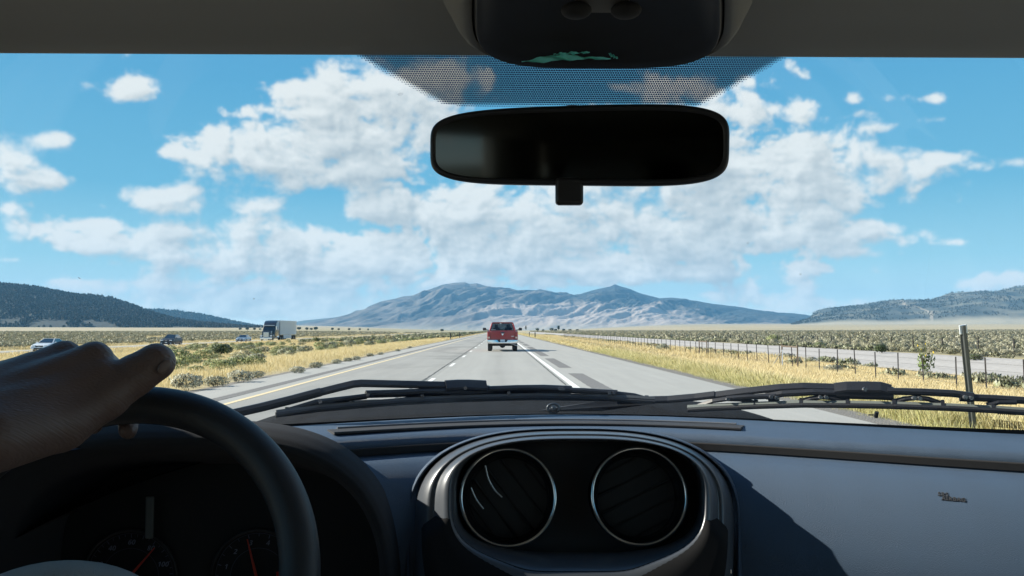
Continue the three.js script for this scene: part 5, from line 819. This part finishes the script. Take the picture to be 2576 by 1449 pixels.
// windshield wipers: arm, bridges, claws and rubber blade lying against the glass
{
  const rub = mat([.02, .021, .024], 0.5), steel = mat([.016, .017, .021], 0.42), pale = mat([.16, .18, .17], 0.5);
  const G = (off) => ([a, b]) => onGlass(a, b, off), sz = (px) => px / PX / F * 1.12;
  function wiper(name, lab, d) {
    const w = inCar(name, lab);
    const put = (n, pts, hpx, off, thick = 0.006, m = steel) => part(n, rail(pts.map(G(off)), thick, sz(hpx), [0, 0.6, 0.8]), m, w);
    for (const [pts, h] of d.arm) put('arm', pts, h, -0.026, 0.010);
    for (const [pts, h] of d.plate) put('arm_joint', pts, h, -0.022, 0.016);
    for (const [pts, h] of d.bridge) put('bridge', pts, h, -0.018, 0.008);
    for (const [pts, h] of d.yoke) put('yoke', pts, h, -0.014, 0.006);
    for (const p of d.claw) put('claw', [[p[0] - 5, p[1]], [p[0] + 5, p[1] + 0.5]], 9, -0.011, 0.010);
    for (const p of d.pin) { const c = G(-0.010)(p), g = new THREE.CylinderGeometry(sz(4.5), sz(4.5), 0.004, 16); g.rotateX(Math.PI / 2); g.translate(c.x, c.y, c.z); part('rivet', g, mat([.22, .23, .25], 0.25, 0.7), w); }
    put('blade_spine', d.blade.map(([a, b]) => [a, b - d.bh * 0.35]), d.bh * 0.45, -0.009, 0.005, d.pale ? pale : mat([.06, .065, .07], 0.4));
    put('rubber_blade', d.blade.map(([a, b]) => [a, b + d.bh * 0.3]), d.bh, -0.006, 0.006, rub);
    return w;
  }
  wiper('windshield_wiper', 'left windshield wiper resting in front of the driver', {
    arm: [[[[560, 1048], [640, 1030], [720, 1010], [795, 990]], 19], [[[785, 993], [840, 979], [880, 969.5], [900, 967.5], [1010, 970], [1150, 973]], 11]],
    plate: [[[[1118, 974], [1150, 972], [1180, 972], [1222, 974]], 15], [[[1110, 985], [1150, 982], [1200, 982], [1236, 990]], 22]],
    bridge: [[[[914, 994.5], [1000, 992], [1060, 989], [1130, 989]], 19], [[[1130, 995], [1236, 989]], 26], [[[1228, 985], [1300, 982], [1370, 981], [1440, 984]], 26]],
    yoke: [[[[717, 1036], [790, 1014], [860, 1006], [918, 999]], 13], [[[792, 1015], [840, 1014], [884, 1019]], 9], [[[1000, 1010], [1040, 1003], [1075, 1001], [1118, 1005]], 9], [[[1180, 1003], [1240, 1000], [1300, 997], [1343, 999]], 10], [[[1436, 984], [1470, 985], [1512, 988], [1557, 990]], 15], [[[1467, 999], [1500, 993], [1540, 990], [1600, 997], [1632, 1006]], 9]],
    claw: [[717, 1036], [884, 1019], [1008, 1011], [1119, 1005], [1230, 1000], [1341, 998], [1467, 999], [1630, 1005]],
    pin: [[922, 995], [802, 1012], [1061, 998], [1170, 977], [1280, 990], [1411, 979], [1536, 990], [1547, 990], [1419, 979]],
    blade: [[690, 1042], [800, 1028], [900, 1019], [1006, 1011], [1119, 1005], [1230, 1001], [1341, 998.5], [1467, 1000], [1560, 1002], [1650, 1008]], bh: 11,
  });
  wiper('windshield_wiper', 'right windshield wiper resting in front of the passenger', {
    arm: [[[[1560, 1012], [1640, 1010], [1690, 1009], [1760, 1003], [1811, 997]], 11], [[[1805, 999], [1900, 987], [1980, 978.5], [2040, 975.5], [2150, 979]], 9]],
    plate: [[[[2118, 982], [2150, 978], [2200, 978], [2236, 979], [2262, 986]], 14], [[[2122, 990], [2160, 990], [2230, 992], [2270, 994]], 24]],
    bridge: [[[[1938, 1000], [1980, 993], [2060, 989], [2140, 992]], 13], [[[1944, 1003], [1972, 1003]], 20], [[[2250, 987], [2340, 989], [2420, 993], [2472, 1000]], 14], [[[2436, 1001], [2470, 1003]], 22], [[[2460, 1003], [2530, 1006], [2620, 1012]], 13]],
    yoke: [[[[1763, 1024], [1800, 1011], [1835, 1006], [1870, 1007], [1909, 1016]], 7], [[[1835, 1005], [1890, 1001], [1960, 999]], 12], [[[2020, 1013], [2050, 1005], [2080, 1001], [2110, 1004], [2145, 1012]], 8], [[[2258, 1014], [2290, 1006], [2318, 1003], [2350, 1006], [2385, 1018]], 8], [[[2500, 1022], [2530, 1014], [2576, 1014]], 8]],
    claw: [[1908, 1016], [2024, 1012], [2142, 1012], [2260, 1014], [2384, 1018], [2512, 1025]],
    pin: [[1836, 1006], [1946, 1000], [1960, 1002], [2072, 1001], [2086, 1001], [2184, 981], [2310, 1003], [2324, 1004], [2440, 1001], [2455, 1003]],
    blade: [[1733, 1029], [1800, 1025], [1909, 1020.5], [2024, 1017], [2142, 1018], [2260, 1020.5], [2394, 1025], [2512, 1031], [2640, 1040]], bh: 11, pale: true,
  });
}
// turquoise reflection in the overhead console, put in as a coloured sheet
{
  const p = pz(1430, 150, -0.752), o = thing('turquoise_reflection', 'turquoise coloured sheet standing in for a reflection at the lower edge of the overhead console', 'reflection_patch', [p.x, p.y, p.z]);
  const q = (a, b) => pz(a, b, -0.752).sub(p), sheet = (top, bot, lift) => grid(24, 4, (u, v) => { const T = table(top.map(([a, b]) => [a, b])), B = table(bot.map(([a, b]) => [a, b])), x = lerp(top[0][0], top[top.length - 1][0], u), y = lerp(B(x), T(x), v), c = q(x, y); c.z += lift + 0.002 * Math.sin(u * 19 + v * 4) + 0.001 * Math.sin(u * 43); return c; });
  part('reflection_patch', merge([sheet([[1312, 158], [1350, 150], [1390, 141], [1430, 142], [1480, 146], [1535, 150]], [[1312, 160], [1350, 161], [1400, 157], [1440, 154], [1480, 153], [1535, 152]], 0.004), sheet([[1392, 139], [1430, 134.5], [1482, 134.5]], [[1392, 142], [1430, 141], [1482, 136]], 0.004), sheet([[1530, 138], [1538, 139], [1553, 149]], [[1530, 139], [1538, 148], [1553, 151]], 0.004)]), mat([.22, .86, .78], 0.8, 0, { side: THREE.DoubleSide, sheen: 0.3 }), o);
}

// ------------------------------------------------------------------ the driver's left hand and arm: one continuous skin
{
  const J = (x, y, z) => pz(x, y, z);
  const B = [ // tapered capsules: from, to, radii in metres
    [J(-20, 1040, -.645), J(238, 903, -.700), .021, .0130], [J(-60, 1010, -.645), J(163, 900, -.712), .020, .0125], [J(-100, 1000, -.645), J(86, 924, -.718), .019, .0118], [J(-130, 1020, -.645), J(18, 954, -.720), .018, .0112],
    [J(-60, 1080, -.62), J(200, 985, -.685), .026, .019],
    [J(-30, 1105, -.615), J(150, 1062, -.665), .026, .0225], [J(150, 1062, -.665), J(262, 1000, -.690), .0225, .0178], [J(262, 1000, -.690), J(338, 945, -.705), .0185, .0165], [J(338, 945, -.705), J(392, 911, -.712), .0165, .0160],
    [J(238, 903, -.700), J(306, 952, -.752), .0130, .0105], [J(306, 946, -.752), J(326, 1030, -.795), .0103, .0092], [J(326, 1030, -.795), J(322, 1082, -.778), .0092, .0084],
    [J(163, 900, -.712), J(224, 938, -.762), .0132, .0105], [J(224, 938, -.762), J(240, 1025, -.805), .0103, .0092], [J(240, 1025, -.805), J(236, 1070, -.785), .0092, .0082],
    [J(86, 924, -.718), J(140, 950, -.762), .0122, .0100], [J(140, 950, -.762), J(156, 1030, -.80), .0098, .009], [J(156, 1030, -.80), J(150, 1075, -.785), .009, .008],
    [J(18, 954, -.720), J(66, 972, -.758), .0115, .0092], [J(66, 972, -.758), J(80, 1050, -.79), .009, .0082], [J(80, 1050, -.79), J(76, 1105, -.77), .0082, .0074],
    [J(-80, 1060, -.63), J(-230, 1110, -.585), .031, .029], [J(-110, 1090, -.62), J(-240, 1150, -.58), .030, .028],
    [J(-230, 1130, -.585), new THREE.Vector3(-.56, 1.10, -.28), .030, .046], [new THREE.Vector3(-.56, 1.10, -.28), new THREE.Vector3(-.50, 1.20, 0.02), .046, .056],
  ];
  B.push([J(200, 925, -.700), J(-40, 1030, -.640), .0165, .021], [J(122, 925, -.708), J(-70, 1015, -.645), .016, .020], [J(52, 945, -.712), J(-100, 1015, -.648), .015, .019], [J(250, 950, -.694), J(60, 1040, -.660), .017, .022]);
  const CREASE = [[J(262, 925, -.690), .010, .0035], [J(330, 905, -.70), .006, .002]];
  for (const [m, w, r] of [[[236, 898, -.700], [-30, 1010, -.640], .0068], [[162, 894, -.711], [-70, 985, -.648], .0066], [[86, 920, -.717], [-100, 985, -.655], .006]]) { const a = J(...m), b = J(...w); a.y -= .001; b.y += .003; B.push([a, b, r + .004, r]); }
  const lo = new THREE.Vector3(-0.64, 1.02, -0.86), hi = new THREE.Vector3(-0.17, 1.43, 0.10), n = 176;
  const mc = new MarchingCubes(n, new THREE.MeshBasicMaterial(), false, false, 400000), size = hi.clone().sub(lo), f = mc.field, q = new THREE.Vector3();
  const bones = B.map(([a, b, r0, r1]) => { const d = b.clone().sub(a), L2 = d.lengthSq(); const m = Math.max(r0, r1) + 0.03; return { a, d, L2, r0, r1, x0: Math.min(a.x, b.x) - m, x1: Math.max(a.x, b.x) + m, y0: Math.min(a.y, b.y) - m, y1: Math.max(a.y, b.y) + m, z0: Math.min(a.z, b.z) - m, z1: Math.max(a.z, b.z) + m }; });
  for (let k = 0; k < n; k++) for (let j = 0; j < n; j++) for (let i = 0; i < n; i++) {
    const x = lo.x + size.x * i / n, y = lo.y + size.y * j / n, z = lo.z + size.z * k / n; let s = 0.05;
    for (const b of bones) {
      if (x < b.x0 || x > b.x1 || y < b.y0 || y > b.y1 || z < b.z0 || z > b.z1) continue;
      const px = x - b.a.x, pyy = y - b.a.y, pzz = z - b.a.z, t = clamp((px * b.d.x + pyy * b.d.y + pzz * b.d.z) / b.L2);
      const ex = px - b.d.x * t, ey = pyy - b.d.y * t, ez = pzz - b.d.z * t, dd = Math.sqrt(ex * ex + ey * ey + ez * ez) - lerp(b.r0, b.r1, t);
      const kk = 0.0055, h = clamp(0.5 + 0.5 * (s - dd) / kk); s = lerp(s, dd, h) - kk * h * (1 - h);
    }
    f[i + j * n + k * n * n] = -s;
  }
  mc.isolation = 0; mc.update();
  const cnt = mc.count, P = new Float32Array(cnt * 3), step = size.clone().divideScalar(n);
  for (let i = 0; i < cnt; i++) { // MarchingCubes spans -1..1 over its cells
    P[i * 3] = lo.x + (mc.positionArray[i * 3] + 1) / 2 * size.x; P[i * 3 + 1] = lo.y + (mc.positionArray[i * 3 + 1] + 1) / 2 * size.y; P[i * 3 + 2] = lo.z + (mc.positionArray[i * 3 + 2] + 1) / 2 * size.z;
  }
  let g = new THREE.BufferGeometry(); g.setAttribute('position', new THREE.BufferAttribute(P, 3)); g = mergeVertices(g, 1e-5); g.computeVertexNormals();
  { const p = g.attributes.position, uv = new Float32Array(p.count * 2); for (let i = 0; i < p.count; i++) { uv[i * 2] = p.getX(i) + p.getZ(i) * 0.4; uv[i * 2 + 1] = p.getY(i) - p.getZ(i) * 0.7; } g.setAttribute('uv', new THREE.BufferAttribute(uv, 2)); }
  g.translate(0.40, -1.28, 0.66);
  const skinTex = tex(256, 256, (x, y) => { const n1 = tileNoise(x, y, 256, 60, 3), n2 = tileNoise(x + 31, y, 256, 9, 3); const v = 0.5 + 0.5 * n1 + 0.3 * n2; return [v, v, v]; }); skinTex.repeat.set(9, 9);
  const skinCol = tex(256, 256, (x, y) => { const a = tileNoise(x, y, 256, 7, 4); return [0.94 + 0.10 * a, 0.90 + 0.16 * a, 0.88 + 0.16 * a]; }); skinCol.repeat.set(5, 5);
  const skin = mat([.15, .10, .085], 0.5, 0, { bumpMap: skinTex, bumpScale: 0.0011, map: skinCol });
  const o = thing('person', "driver's left hand and bare forearm resting over the top of the steering wheel, thumb raised", 'person', [-0.40, 1.28, -0.66]);
  part('arm', g, skin, o);
  { const c = J(414, 922, -.700), nail = new THREE.SphereGeometry(0.0088, 20, 12); nail.scale(0.5, 0.8, 0.2); nail.rotateZ(-0.75); nail.rotateY(0.75); nail.translate(c.x + .40, c.y - 1.28, c.z + .66); part('thumb_nail', nail, mat([.17, .118, .10], 0.42), o); }
}

const renderer = new THREE.WebGLRenderer({ antialias: true });
renderer.setSize(1024, 576);
renderer.toneMapping = THREE.LinearToneMapping;
renderer.toneMappingExposure = EXPOSURE;
renderer.shadowMap.enabled = true;
renderer.shadowMap.type = THREE.PCFSoftShadowMap;
renderer.render(scene, camera);
